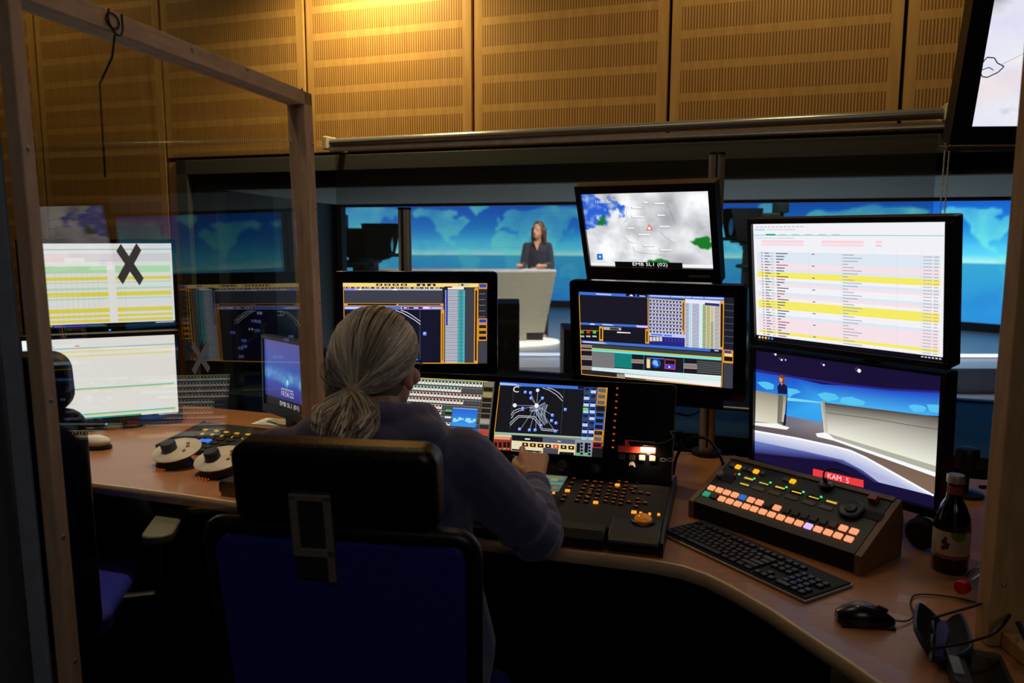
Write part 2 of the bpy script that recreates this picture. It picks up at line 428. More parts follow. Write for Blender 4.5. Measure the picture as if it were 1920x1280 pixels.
tr = mb.build('top_rail', TIMBER, pt, bevel=.003)
k = pl(193, 40)
MB().tube([(k[0]+.02*math.cos(a), -.0205, k[1]+.014*math.sin(a)) for a in [i*.4 for i in range(16)]], .002, 6, closed=True).build('wood_knot', mat('dark knot', (60, 40, 26), .7), tr)
kl, kz = k
loop = [(kl+.022*math.cos(a), -.026-.004*abs(math.sin(a)), kz+.002+.03*math.sin(a)) for a in [R(150+24*i) for i in range(11)]]
MB().tube(loop, .0022, 6).tube([(kl-.004, -.026, kz-.028), (kl-.006, -.018, kz-.07), (kl-.008, .012, kz-.12), (kl-.012, .013, kz-.30)], .0022, 6).build('hanging_cord', mat('dark cord', (48, 42, 34), .8), pt)
def screw(t, z, par): MB().ell((t, -.021+(.004 if t == TN else 0), z), (.0050, .003, .0050), n=10).build('screw', STEEL, par)
for px, py in ((345, 93), (451, 131), (554, 168)): screw(*pl(px, py), pt)
for px, py in ((24, 277), (74, 751), (104, 1004), (130, 1233)): screw(TN, pl(px, py)[1], pt)
for z in (.2, .0, -.3): screw(TF+.018, z+.1, pt)
xe = TN+(TF-TN)*.62
mb = MB().prism([(TN, zz(.06)), (xe, zz(.06)), (xe, zz(.775)), (TF, zz(.775)), (TF, zf-.02), (TN, zn-.02)], .004, .009, 'y')
mb.build('acrylic_sheet', clear_mat('acrylic sheet', (.93, .925, .90), .06), pt, smooth=False)
TAPE = mat('grey gaffer tape', (172, 172, 174), .7, var=.15, scale=300)
for strips, wd in ((((225, 464), (268, 528)), ((262.5, 462.5), (228, 526))), .021), ((((363, 646), (394, 694)), ((393, 642), (364.5, 698))), .0165):
    mb = MB()
    for q, (a, b) in enumerate(strips):
        a = Vector(pl(*a)); b = Vector(pl(*b)); d = (b-a).normalized(); n = Vector((-d.y, d.x))*wd/2
        mb.prism([tuple(a-n), tuple(b-n), tuple(b+n), tuple(a+n)], .0028-q*.0004, .0036-q*.0004, 'y')
    mb.build('tape_cross', TAPE, pt, smooth=False, label='grey tape cross stuck on the acrylic')
# return panel beside the near post
rp = thing('return_screen', 'grey edged side screen beside the near timber post at the far left', 'partition', PF)
MB().box((TN-.026, .016, zz(.02)), (TN-.018, .050, zn)).build('edge_strip', mat('blue grey edging', (160, 170, 190), .55), rp, bevel=.002)
MB().box((TN-.6, .055, zz(.02)), (TN-.02, .063, zn)).build('side_panel', mat('dark film panel', (96, 98, 102), .45), rp, bevel=.001)

# partition at the right edge
rb = atz(1872, 1190, .752)
rt = thing('timber_screen', 'timber framed clear screen standing on the desk at the right edge', 'partition', frame((rb.x, rb.y, .741), 0))
TIMB2 = mat('pale planed spruce', (196, 160, 112), .6, var=.15, scale=4, stretch=(14, 14, 3), bump=.2, bscale=18)
MB().box((-.033, -.022, 0), (.033, .022, 1.5)).build('post', TIMB2, rt, bevel=.003)
MB().box((-.01, -.5, 0), (.06, -.022, .03)).build('base_rail', TIMB2, rt, bevel=.003)
MB().box((.036, -.5, .03), (.041, 0, 1.4)).build('acrylic_sheet', clear_mat('acrylic sheet right', (.92, .92, .9), .04), rt, smooth=False)
for x, z in ((-.012, .12), (.014, .5), (.0, .9)): MB().ell((x, -.0225, z), (.005, .003, .005), n=10).build('screw', STEEL, rt)

# ------------------------------------------------------------------ desk
edge = [(-1.75, 2.51), (-1.266, 2.345), (-.959, 2.243), (-.842, 2.2), (-.4, 2.03), (0, 1.885), (.105, 1.848), (.218, 1.815), (.33, 1.778), (.395, 1.745), (.44, 1.70), (.476, 1.642), (.53, 1.533), (.572, 1.42), (.61, 1.32), (.65, 1.2), (.70, 1.05), (.76, .85)]
outl = edge+[(1.75, .85), (1.75, 2.30), (-1.15, 3.349), (-2.0, 3.654), (-2.05, 2.61)]
dk = thing('curved_desk', 'long curved beech control desk carrying all the screens and consoles', 'desk', (.3, 2.1, 0))
T = Matrix.Translation((-.3, -2.1, 0))
MB().prism(outl, .712, .74).build('worktop', DESKW, dk, bevel=.002, M=T)
mb = MB(); n = len(edge)
vs = []
for i, p in enumerate(edge):
    a = Vector(edge[max(i-1, 0)]); b = Vector(edge[min(i+1, n-1)]); d = (b-a).normalized(); q = Vector((d.y, -d.x))
    for off, z in ((0, .708), (.008, .709), (.011, .716), (.011, .735), (.008, .7405), (0, .7405)): vs.append((p[0]+q.x*off, p[1]+q.y*off, z))
mb.add(vs, [(i*6+j, (i+1)*6+j, (i+1)*6+(j+1)%6, i*6+(j+1)%6) for i in range(n-1) for j in range(6)])
mb.build('edge_band', EDGEW, dk, M=T)
for x0, y0 in ((-1.6, 2.75), (.95, 1.2), (1.2, 2.1), (-.9, 3.0)):
    MB().box((x0-.03, y0-.3, 0), (x0+.03, y0+.3, .708)).build('pedestal', BLACKM, dk, bevel=.004, M=T)
MB().prism([(-1.75, 2.9), (-1.75, 2.88), (.9, 2.1), (.9, 2.12)], .12, .70).build('modesty_panel', BLACKM, dk, M=T, smooth=False)
# ------------------------------------------------------------------ the news studio beyond the glass
st = struct('floor_2', MB().box((-4, 10.05, -.05), (9, 18, 0)), mat('polished studio floor', (120, 124, 134), .3, var=.1), 'grey polished platform of the news set', 'floor', smooth=False)
struct('floor_3', MB().box((-4, 5, -.4), (9, 9.25, -.35)).box((-4, 9.25, -.4), (9, 10.05, -.05)), mat('studio step', (150, 155, 168), .35, var=.08), 'pale lower studio floor and step before the news set', 'floor', smooth=False)
o = MB().box((-3.9, 10.035, -.035), (8.9, 10.055, .002)).build('step_light', glow('led strip', (225, 235, 255), 1.7), st)
struct('wall_studio', MB().box((-9, 6.2, -.4), (-2.12, 6.3, 4.5)).box((-9, 19, -.4), (12, 19.1, 6)), mat('studio black drape', (16, 22, 26), .9), 'dark drapes at the side of the studio', 'wall', smooth=False)

CONT = dict(
 na=[(-167,66),(-156,71),(-128,70),(-110,68),(-95,69),(-82,68),(-80,62),(-92,58),(-82,53),(-78,58),(-68,60),(-56,52),(-66,45),(-75,37),(-81,29),(-83,29),(-90,30),(-97,26),(-96,19),(-88,21),(-84,14),(-79,9),(-87,13),(-95,16),(-105,21),(-112,30),(-123,38),(-124,48),(-135,58),(-150,60),(-160,56),(-165,61)],
 sa=[(-79,9),(-70,12),(-60,8),(-50,1),(-36,-6),(-39,-16),(-48,-26),(-57,-36),(-66,-45),(-69,-54),(-74,-48),(-71,-30),(-71,-18),(-80,-5)],
 gl=[(-52,82),(-25,82),(-20,73),(-40,65),(-45,60),(-53,68),(-60,76)],
 eu=[(-9,37),(-9,43),(-2,44),(-4,48),(3,51),(8,55),(11,57),(8,59),(6,62),(14,68),(25,71),(40,67),(60,69),(75,72),(100,77),(115,73),(140,73),(165,70),(180,67),(172,60),(160,60),(156,52),(142,59),(135,54),(130,43),(127,36),(122,40),(119,35),(121,28),(110,21),(106,11),(100,13),(98,8),(103,2),(97,16),(90,22),(80,14),(77,8),(73,18),(66,25),(57,26),(51,30),(57,24),(52,17),(44,13),(38,24),(35,32),(35,36),(27,37),(26,40),(21,37),(19,41),(13,45),(18,40),(12,42),(7,44),(0,40),(-2,36)],
 af=[(-6,35),(10,37),(20,32),(32,31),(37,22),(43,12),(51,12),(45,3),(40,-5),(40,-15),(35,-24),(27,-34),(19,-35),(12,-18),(9,-2),(8,4),(-4,5),(-13,9),(-17,15),(-16,24),(-10,31)],
 au=[(114,-22),(123,-17),(131,-12),(137,-15),(142,-11),(148,-20),(153,-27),(150,-37),(140,-38),(132,-32),(118,-35)],
 uk=[(-5,50),(1,51),(-2,57),(-6,58)], jp=[(131,32),(140,36),(144,44),(139,40)], mg=[(44,-24),(47,-25),(50,-14)])
def inpoly(x, y, P):
    c = False; j = len(P)-1
    for i in range(len(P)):
        if (P[i][1] > y) != (P[j][1] > y) and x < (P[j][0]-P[i][0])*(y-P[i][1])/(P[j][1]-P[i][1])+P[i][0]: c = not c
        j = i
    return c
_land = {}
def land(lon, lat):
    lon = (lon+180) % 360-180; k = (round(lon*1.5), round(lat*1.5))
    if k not in _land: _land[k] = 1. if any(inpoly(k[0]/1.5, k[1]/1.5, P) for P in CONT.values()) else 0.
    return _land[k]
def world(lon, lat):           # soft edged land
    return sum(land(lon+a, lat+b) for a, b in ((0,0),(1.6,0),(-1.6,0),(0,1.6),(0,-1.6)))/5
# curved picture wall
plan = [(633, 16.4), (760, 16.8), (900, 16.9), (1050, 16.6), (1200, 15.9), (1400, 14.8), (1600, 13.8), (1750, 13.0), (1900, 12.2), (2100, 11.2)]
pp = []
for px, y in plan: q = aty(px, 480, y); pp.append((q.x, q.y))
def plan_at(t):
    t = min(max(t, 0), len(pp)-1.0001); i = int(t); f = t-i
    p = [Vector(pp[min(max(i+k, 0), len(pp)-1)]) for k in (-1, 0, 1, 2)]
    return .5*((2*p[1])+(-p[0]+p[2])*f+(2*p[0]-5*p[1]+4*p[2]-p[3])*f*f+(-p[0]+3*p[1]-3*p[2]+p[3])*f**3)
NX, NZ, ZB0, ZB1 = 760, 110, .14, 3.2
bdm = bpy.data.meshes.new('picture_wall'); vs, fs, cs = [], [], []
HZ = aty(900, 477, 16.9).z
def bcol(px, z):
    v = (z-HZ)/(ZB1-HZ)
    if z >= HZ:
        c = mix((95, 205, 225), (28, 146, 210), v*3.4); c = mix(c, (8, 78, 182), (v-.12)*2.8)
        if v < .06: c = mix((160, 220, 215), c, v/.06)
    else:
        v2 = (HZ-z)/(HZ-ZB0); c = mix((46, 150, 190), (34, 128, 196), v2)
    # the map repeats along the wall
    if px < 1330: lon = (px-937)*1.02; sc = 1.02*16.7/1493
    else: lon = (px-1985)/1.35; sc = 1.0*12.6/1493
    lat = (z-HZ)/(1.2*16.7/1493 if px < 1330 else 1.45*12.6/1493)
    w = world(lon, lat) if lat > -60 else 0
    n = fbm(px*.02, z*2.2, 1.)
    c = mix(c, (110, 220, 210), w*((.5 if px < 1330 else .62)+.5*n) if z >= HZ else w*(.2+.2*n))
    c = mix(c, (20, 90, 190), max(0, fbm(px*.012+9, z*1.5, 4.))*.8)
    return c
px_of = lambda x, y: 960+F*((Vector((x, y, CAMZ))-CAM).dot(XR)/(Vector((x, y, CAMZ))-CAM).dot(_fw))
cols = []
for i in range(NX+1):
    q = plan_at((len(pp)-1)*i/NX); px = px_of(q.x, q.y)
    for j in range(NZ+1):
        z = ZB0+(ZB1-ZB0)*j/NZ; vs.append((q.x, q.y, z)); cols.append((*lin(bcol(px, z)), 1.))
for i in range(NX):
    for j in range(NZ):
        a = i*(NZ+1)+j; fs.append((a, a+NZ+1, a+NZ+2, a+1))
bdm.from_pydata(vs, [], fs); bdm.materials.append(screen_mat('projected world map', 1.42, .6))
at = bdm.color_attributes.new('Col', 'FLOAT_COLOR', 'POINT'); at.data.foreach_set('color', [x for c in cols for x in c])
bd = bpy.data.objects.new('picture_wall', bdm)
bdr = thing('backdrop_screen', 'curved glowing blue world map wall behind the newsreader', 'screen', (pp[3][0], pp[3][1], 0))
C.objects.link(bd); bd.parent = bdr; bd.matrix_local = bdr.matrix_world.inverted()
mb = MB()
for i in range(40):
    a, b = plan_at((len(pp)-1)*i/40), plan_at((len(pp)-1)*(i+1)/40)
    mb.add([(a.x,a.y,0),(b.x,b.y,0),(b.x,b.y+.12,0),(a.x,a.y+.12,0),(a.x,a.y-.02,ZB0),(b.x,b.y-.02,ZB0),(b.x,b.y+.12,ZB0),(a.x,a.y+.12,ZB0)], [(0,1,5,4),(4,5,6,7),(1,0,3,2),(3,7,6,2)])
    mb.add([(a.x,a.y+.02,ZB0),(b.x,b.y+.02,ZB0),(b.x,b.y+.02,ZB1+.1),(a.x,a.y+.02,ZB1+.1)], [(0,3,2,1)])
o = mb.build('plinth', mat('backdrop plinth', (38, 46, 54), .6), bdr, M=bdr.matrix_world.inverted())

# newsreader's desk
ND = 10.9
def sp(px, py, y=ND): return aty(px, py, y)
nd = thing('news_desk', 'flared pale news desk on a white glowing foot in the studio', 'desk', (sp(900, 640).x, ND, 0))
T = nd.matrix_world.inverted()
zt = sp(1000, 509).z; zb = .16
xr = sp(1043, 509).x; xrb = sp(1021, 622).x; xl = xr-2.5
NDM = mat('champagne desk front', (154, 151, 134), .4, var=.04)
def curve_front(x): return .25*((x-(xr-1.1))/1.25)**2
mb = MB(); n = 24; vs = []
for i in range(n+1):
    f = i/n
    xt, xb_ = xl+(xr-xl)*f, (xl+.2)+(xrb-xl-.2)*f
    yt, yb = ND-.28+curve_front(xt)*1.2, ND-.12+curve_front(xb_)
    for g in range(9):
        q = g/8; vs.append((xb_+(xt-xb_)*q, yb+(yt-yb)*q**1.6, zb+(zt-zb)*q))
fs = [(i*9+g, (i+1)*9+g, (i+1)*9+g+1, i*9+g+1) for i in range(n) for g in range(8)]
mb.add(vs, fs)
a = vs[-9:]; mb.add([*a, *[(p[0]-.10, ND+.2, p[2]) for p in a]], [(g, 9+g, 10+g, g+1) for g in range(8)])
mb.build('front_panel', NDM, nd, M=T)
mb = MB(); tops = [vs[i*9+8] for i in range(n+1)]
mb.prism([(p[0], p[1]) for p in tops]+[(xr-.1, ND+.2), (xl, ND+.2)], zt, zt+.03)
mb.build('desktop', mat('pale desktop', (205, 205, 205), .35), nd, M=T, bevel=.004)
MB().box((xl+.2, ND+.02, .05), (xrb-.02, ND+.15, zb)).build('gap_shade_block', mat('painted gap shade', (20, 22, 26), .6), nd, M=T)  # dark block added for the shade in the gap under the desk, hides the feet
mb = MB().box((xl+.2, ND-.06, .05), (xrb-.25, ND+.15, zb)); mb.build('foot', NDM, nd, M=T, bevel=.01)
mb = MB().lathe([(.02, .0), (1.25, .0), (1.27, .02), (1.25, .05), (.02, .05)], 48)
MB2 = Matrix.Translation((sp(1052, 636).x-1.28, ND+.05, 0)) @ Matrix.Diagonal((1, .42, 1, 1))
mb.build('glowing_base', glow('white glowing base', (250, 246, 232), 1.0, (230, 228, 220)), nd, M=T @ MB2)
# sheets of script
o = MB().box((sp(978,506).x, ND-.12, zt+.031), (sp(1006,506).x, ND+.05, zt+.036)).build('script_sheet', mat('white paper', (235, 235, 232), .7)); tag(o, 'white script pages lying on the news desk before the newsreader', 'paper')

# newsreader
SKIN = mat('skin', (205, 150, 124), .5, var=.08, scale=25)
ny = ND+.46; nx = sp(1008, 480, ND+.46).x
pr = thing('person', 'newsreader with shoulder length brown hair in dark navy blouse standing behind desk', 'person', (nx, ny, 0))
def hp(dx, dy, z): return (nx+dx, ny+dy, z)
mb = MB()
HC = Vector((sp(1008, 430, ny).x, ny-.03, 1.555))
mb.ell(HC, (.072, .092, .115)); mb.ell(HC+Vector((-.02, -.05, -.06)), (.05, .055, .06))
mb.cone(HC+Vector((-.045, -.085, .01)), HC+Vector((-.05, -.1, -.02)), .012, .016)
mb.cone(HC+Vector((-.02, -.075, -.055)), HC+Vector((-.05, -.07, -.055)), .011, .009)
mb.cone(HC-Vector((0, 0, .08)), hp(0, .02, 1.36), .05, .058)
mb.cone(hp(0, .02, 1.28), hp(0, .02, 1.02), .13, .11); mb.cone(hp(0, .02, 1.0), hp(0, .03, .9), .14, .15)
for s in (-1, 1):
    mb.cone(hp(s*.08, .03, .88), hp(s*.1, .03, .48), .085, .06); mb.cone(hp(s*.1, .03, .48), hp(s*.1, .05, .09), .055, .04); mb.cone(hp(s*.1, .05, .05), hp(s*.1, -.1, .035), .04, .035)
hl, hr_ = Vector((sp(974, 503).x, ND+.16, zt+.075)), Vector((sp(1014, 503).x, ND+.16, zt+.07))
el, er = Vector((nx-.2, ny-.04, 1.06)), Vector((nx+.19, ny-.03, 1.06))
sl, sr = Vector((nx-.15, ny+.02, 1.33)), Vector((nx+.15, ny+.02, 1.33))
for s_, e_, h_ in ((sl, el, hl), (sr, er, hr_)):
    mb.cone(s_, e_, .048, .04); mb.cone(e_, h_, .038, .024)
    d = (h_-e_).normalized(); mb.cone(h_, h_+d*.05, .03, .032)
    for k in range(4):
        b = h_+d*.06+Vector((-.025+.017*k, 0, .004)); mb.cone(b, b+Vector((-.03*0, -.055+.008*abs(k-1.5), -.012)), .009, .007)
    mb.cone(h_+Vector((.02, -.02, 0)), h_+Vector((.03, -.07, -.005)), .010, .008)
fuse('body', mb, .008, SKIN, pr, 3)
BLOUSE = mat('navy blouse', (36, 38, 58), .8, var=.2, scale=18, sheen=.3)
mb = MB()
mb.cone(hp(0, .03, 1.27), hp(0, .03, 1.0), .15, .135); mb.cone(hp(-.12, .03, 1.33), hp(.12, .03, 1.33), .062, .062); mb.cone(hp(0, .03, .98), hp(0, .04, .86), .15, .155)
for s_, e_, h_ in ((sl, el, hl), (sr, er, hr_)): mb.cone(s_, e_, .064, .058); mb.cone(e_, e_.lerp(h_, .45), .056, .046)
fuse('blouse', mb, .009, BLOUSE, pr, 4, .004, 20)
mb = MB().prism([(HC.x-.055, 1.40), (HC.x+.035, 1.40), (HC.x-.012, 1.27)], ny-.128, ny-.115, 'y'); mb.build('neckline', SKIN, pr, M=pr.matrix_world.inverted())
mb = MB()
for s in (-1, 1):
    mb.cone(hp(s*.085, .03, .92), hp(s*.1, .03, .48), .098, .075); mb.cone(hp(s*.1, .03, .48), hp(s*.1, .05, .06), .07, .06)
fuse('trousers', mb, .012, mat('dark trousers', (24, 24, 30), .8), pr, 3)
HAIRB = mat('brown hair', (92, 60, 44), .45, var=.4, scale=9, stretch=(12, 12, 1))
mb = MB(); mb.ell(HC+Vector((.018, .022, .022)), (.088, .1, .118))
for a in range(9):
    t = R(-30+a*30); p = HC+Vector((.02+.078*math.cos(t), .02+.082*math.sin(t), .02)); mb.cone(p, p+Vector((.012*math.cos(t), .012, -.19)), .03, .022)
fuse('hair', mb, .008, HAIRB, pr, 3, .004, 30)
for dx in (-.052, -.008): MB().ell(HC+Vector((dx, -.089+.012*(dx < -.03), .012)), (.011, .006, .006), n=10).build('eye', mat('eye', (60, 44, 38), .3), pr, M=pr.matrix_world.inverted())
MB().ell(HC+Vector((-.033, -.098, -.062)), (.02, .008, .006), n=12).build('lips', mat('lips', (150, 70, 66), .4), pr, M=pr.matrix_world.inverted())

# studio cameras in silhouette
STB = mat('studio camera grey', (64, 92, 98), .6)
def studio_camera(px, y, label, flip, px_top):
    b = aty(px, 500, y); z0 = -.35
    c = thing('studio_camera', label, 'camera', Matrix.Translation((b.x, y, z0)) @ Matrix.Diagonal((flip, 1, 1, 1)), 'studio cameras')
    zt_ = aty(px, px_top, y).z-z0
    MB().lathe([(.3, .05), (.32, .1), (.3, .2), (.13, .35), (.12, zt_-.62), (.115, zt_-.44), (.15, zt_-.42), (.15, zt_-.38)], 24).build('pedestal', STB, c)
    mb = MB(); 
    for k in range(3): t = R(90+120*k); mb.tube([(.45*math.cos(t), .45*math.sin(t), .05), (.05, 0, .12)], .05, 8)
    mb.build('base', STB, c, bevel=.01)
    MB().tube([(.16*math.cos(t*.3), .16*math.sin(t*.3), zt_-.62) for t in range(21)], .018, 8, closed=True).build('steering_ring', STB, c)
    MB().box((-.2, -.09, zt_-.38), (.14, .09, zt_-.12)).box((-.16, -.11, zt_-.47), (.1, .11, zt_-.40)).build('camera_body', STB, c, bevel=.015)
    mb = MB().box((-.28, -.07, zt_-.12), (-.16, .07, zt_-.0)); mb.box((-.24, -.05, zt_-.32), (-.2, .05, zt_-.1)); mb.build('viewfinder', STB, c, bevel=.01)
    mb = MB().tube([(.14, 0, zt_-.25), (.24, 0, zt_-.25)], [.07, .08], 20); mb.build('lens', GLOSSB, c)
    MB().add([(0, -.2, zt_-.08), (.3, -.2, zt_-.08), (.23, -.2, zt_-.38), (.05, -.2, zt_-.38), (0, .2, zt_-.08), (.3, .2, zt_-.08), (.23, .2, zt_-.38), (.05, .2, zt_-.38)],
             [(0,3,2,1),(4,5,6,7),(0,1,5,4),(2,3,7,6),(3,0,4,7)]).build('prompter_hood', mat('prompter cloth', (36, 52, 56), .9), c)
    MB().box((.10, -.16, zt_-.40), (.20, .16, zt_-.382)).tube([(.1, .12, zt_-.36), (.34, .16, zt_-.365)], .018, 8).build('prompter_tray', STB, c, bevel=.004)
    MB().tube([(-.2, .1, zt_-.45), (-.36, .12, zt_-.5), (-.42, .12, zt_-.52)], .016, 8).build('pan_bar', STB, c)
    MB().tube([(-.2, -.1, zt_-.3), (-.3, -.14, zt_-.55), (-.2, -.16, zt_-.75), (-.05, -.14, zt_-.6)], .014, 6).build('cable', BLACKM, c)
    return c
studio_camera(686, 7.2, 'studio camera with teleprompter hood pointing right, behind the left steel pole', 1, 402)
studio_camera(1415, 7.6, 'dark studio camera seen between weather display and list display', -1, 375)
for n_, (x0, x1, ytop, y, lab) in enumerate(((925, 974, 569, 5.0, 'dark equipment cabinet beyond the glass below the news desk'), (1057, 1110, 618, 5.2, 'dark equipment cabinet behind the glass beside the lit step'))):
    a, b = aty(x0, 640, y), aty(x1, 640, y); zt2 = aty(x0, ytop, y).z
    c = thing('equipment_cabinet', lab, 'cabinet', ((a.x+b.x)/2, y, -.35)); w = (b.x-a.x)/2
    MB().box((-w, 0, .02), (w, .4, zt2+.35)).build('body', mat('cabinet dark teal', (30, 42, 44), .5), c, bevel=.006)
    
    for z_ in (.05, -.2): MB().box((-.01, -.012, zt2+z_), (.0, .001, zt2+z_+.08)).build('handle', ALU, c)
# ------------------------------------------------------------------ displays
def monitor(label, c, yaw, tilt, w, h, bz, depth, draw, r=.008, raised=0., case=BLACK, bezel_mat=None, name='monitor', bulge=True):
    M = frame(c, yaw, tilt); t = thing(name, label, 'monitor', M)
    l, rr, tp, bt = bz
    x0, x1, z0, z1 = -w/2-l, w/2+rr, -h/2-bt, h/2+tp
    mb = MB().rrect(x0, z0, x1, z1, 0, depth*.55, r)
    if bulge: mb.rrect(x0+.06, z0+.05, x1-.06, z1-.05, depth*.5, depth, .02)
    mb.build('casing', case, t, bevel=.003)
    f = -raised if raised else -.0008
    mb = MB()
    for a, b in (((x0, z0), (x1, -h/2)), ((x0, h/2), (x1, z1)), ((x0, -h/2), (-w/2, h/2)), ((w/2, -h/2), (x1, h/2))):
        if raised: mb.box((a[0], f, a[1]), (b[0], .004, b[1]))
    if raised: mb.build('bezel', bezel_mat or BLACK, t, bevel=.0015)
    draw.build('screen', SCR, t, M=Matrix.Translation((0, -.001, 0)))
    return t, M
def led(t, x, z, y=-.014, rgb=(90, 150, 255), s=1.2):
    MB().rrect(x-.004, z-.003, x+.004, z+.003, y-.001, y, .002).build('power_light', glow('power light %d %d %d' % rgb, rgb, s), t)
def post_stand(t, M, zbase, z0, xo=0., back=.09, wbase=.1, dbase=.09):
    """column and foot under a display, down to height zbase; local to a thing at matrix M"""
    p = M @ Vector((xo, back, z0)); I = M.inverted(); yaw = math.atan2(M[1][0], M[0][0])
    Q = I @ frame((p.x, p.y, zbase), math.degrees(yaw))
    MB().box((-.03, -.015, .008), (.03, .015, p.z-zbase)).build('stand_column', BLACK, t, bevel=.004, M=Q)
    MB().rrect(-wbase, -dbase, wbase, dbase, 0, .012, .03).build('stand_foot', BLACK, t, bevel=.003, M=Q @ Matrix(((1,0,0,0),(0,0,1,0),(0,1,0,0),(0,0,0,1))))
ORG, YEL, BLU, NAVY, GRY = (236, 160, 44), (248, 214, 112), (62, 112, 214), (22, 24, 46), (62, 63, 76)
WHT = (250, 250, 250)

# ---- rundown list displays (right and left)
dr = Draw(.518, .324)
dr.rect(0, 0, 1, 1, (241, 241, 246), 0)
dr.rect(0, .965, 1, 1, (14, 12, 24), 1)
for k, c in enumerate(((240, 240, 250), (240, 190, 90), (245, 220, 120), (130, 140, 170), (70, 130, 230))): dr.rect(.012+.02*k, .974, .024+.02*k, .992, c, 2)
for k in range(6): dr.rect(.895+.016*k, .975, .905+.016*k, .984, (220, 220, 230), 2)
dr.rect(.01, .045, .075, .057, (170, 214, 236), 1)
for k in range(12): dr.rect(.02+k*.024, .025, .036+k*.024, .031, (176, 178, 190), 1); dr.rect(.09+k*.014, .046, .098+k*.014, .054, (186, 190, 204), 1)
dr.rect(0, .094, .99, .101, (150, 214, 214), 1); dr.rect(.078, .086, .137, .099, (34, 166, 110), 2)
for k in range(5): dr.rect(.16+.075*k, .089, .2+.075*k, .094, (170, 196, 196), 2)
for k in range(20): dr.rect(.012+k*.012, .118, .02+k*.012, .124, (170, 200, 220), 1)
for a, b in ((.05, .30), (.40, .62)): dr.rect(a, .138, b, .158, (250, 212, 222), 1); dr.rect(a, .165, b, .182, (250, 216, 226), 1)
dr.rect(.68, .138, .71, .152, (248, 206, 216), 1); dr.rect(.68, .165, .71, .18, (248, 206, 216), 1)
rows = 'w b b b b p p b Y Y w b p w w b p w Y Y Y w w b p p p p p Y w'.split()
rc = dict(w=(243, 243, 247), b=(221, 232, 243), p=(246, 226, 232), Y=(246, 235, 96))
v0, dv = .212, .0242
for i, q in enumerate(rows):
    a = v0+i*dv; dr.rect(.018, a, .975, a+dv*.98, rc[q], 1)
    if i:
        dr.rect(.045, a+.007, .055, a+.016, (150, 150, 160), 2); dr.rect(.066, a+.007, .066+.02+.008*(i % 3), a+.016, (126, 126, 138), 2)
        dr.rect(.10, a+.008, .122, a+.015, (196, 190, 196), 2)
        dr.rect(.137, a+.007, .137+(.02, .045, .05, .07)[(i*7) % 4], a+.016, (108, 108, 124) if i % 5 else (196, 110, 120), 2)
        if i % 4 == 1: dr.rect(.345, a+.007, .36, a+.015, (110, 110, 124), 2)
        dr.rect(.51, a+.008, .51+(.03, .06, .1, .08)[(i*5) % 4], a+.015, (170, 172, 186), 2)
        dr.rect(.9, a+.008, .94, a+.015, (186, 184, 194), 2); dr.rect(.948, a+.008, .968, a+.015, (190, 170, 176), 2)
for x in (.04, .06, .33, .5, .67, .78, .89): dr.rect(x, v0, x+.0012, v0+31*dv, (214, 216, 226), 2)
t, M = monitor('large black display of yellow, pink and white rundown rows, above the studio view', (.833, 2.019, 1.362), -53.5, -7, .518, .324, (.014, .014, .014, .015), .085, dr, .006, .012)
MB().rrect(.19, -.175, .25, -.167, -.0135, -.0125, .002).build('maker_plate', DKGREY, t)
MB().tube([(0, .07, 0), (0, .15, .0)], .02, 12).build('mount_arm', BLACK, t)
M3M = M

# ---- studio view display
C4 = ((135, 65), (1380, 230), (1330, 1120), (122, 770)); dr = Draw(.518, .324, quadmap(C4)); P = dr.poly
P([C4[3], C4[2], C4[1], C4[0]], (24, 17, 54), 0)
P([(133,205),(133,186),(400,236),(700,281),(1000,313),(1380,332),(1378,347),(1000,327),(700,295),(400,250)][::-1], (44, 36, 120), 1)
P([(133,330),(330,490),(565,535),(565,400),(565,286),(400,249),(133,204)][::1], [(36,110,215),(50,160,235),(50,160,235),(60,170,240),(34,90,205),(30,84,205),(30,84,205)], 1)
P([(565,286),(565,400),(900,470),(1368,500),(1378,345),(1000,326),(700,294)], [(32,86,208),(70,180,240),(70,180,240),(70,170,240),(34,60,190),(34,70,200),(34,80,205)], 1)
P([(333,392),(333,370),(550,400),(550,408)][::-1], (120, 215, 240), 2)
for b in ([(140,272),(180,268),(215,272),(250,290),(245,318),(200,318),(170,300)], [(340,310),(395,318),(425,338),(380,350),(345,372),(338,345)], [(530,350),(580,338),(650,350),(680,380),(640,392),(600,398),(560,380)], [(690,372),(760,368),(850,400),(840,424),(760,424),(680,405)], [(1140,430),(1180,420),(1240,428),(1270,445),(1250,470),(1180,470)], [(1270,420),(1366,425),(1366,480),(1290,470)]):
    P(b[::-1], (86, 196, 244), 2)
P([(125,585),(640,690),(850,770),(1335,1030),(1345,900),(640,640),(520,612),(580,600),(565,535),(330,490),(320,560),(125,530)], [(96,88,96),(110,96,96),(120,100,88),(128,104,84),(120,98,80),(120,104,96),(120,110,110),(130,124,130),(140,136,150),(110,112,130),(110,106,116),(96,90,96)], 1)
P([(127,345),(127,530),(270,540),(350,566),(330,580),(127,550)][1:], (246, 246, 240), 2)
P([(133,325),(128,525),(308,545),(333,362)], [(150,140,124),(226,222,200),(216,212,190),(150,140,124)], 3)
P([(278,352),(270,535),(300,538),(310,360)], [(96,90,80),(120,112,100),(140,134,120),(110,104,92)], 4)
P([(270,537),(308,542),(322,546),(318,536),(300,530)], (20, 20, 30), 4)
P([(318,540),(326,545),(336,365),(330,362)], (34, 34, 60), 4)
P([(520,606),(530,628),(640,655),(1345,912),(1345,872),(640,622),(580,600)], (250, 250, 250), 2)
P([(600,606),(640,640),(1345,882),(1345,830)], (176, 176, 160), 3)
P([(553,398),(580,600),(1346,838),(1367,506),(600,408)], [(70,64,60),(236,234,218),(238,236,220),(78,70,64),(70,64,58)], 4)
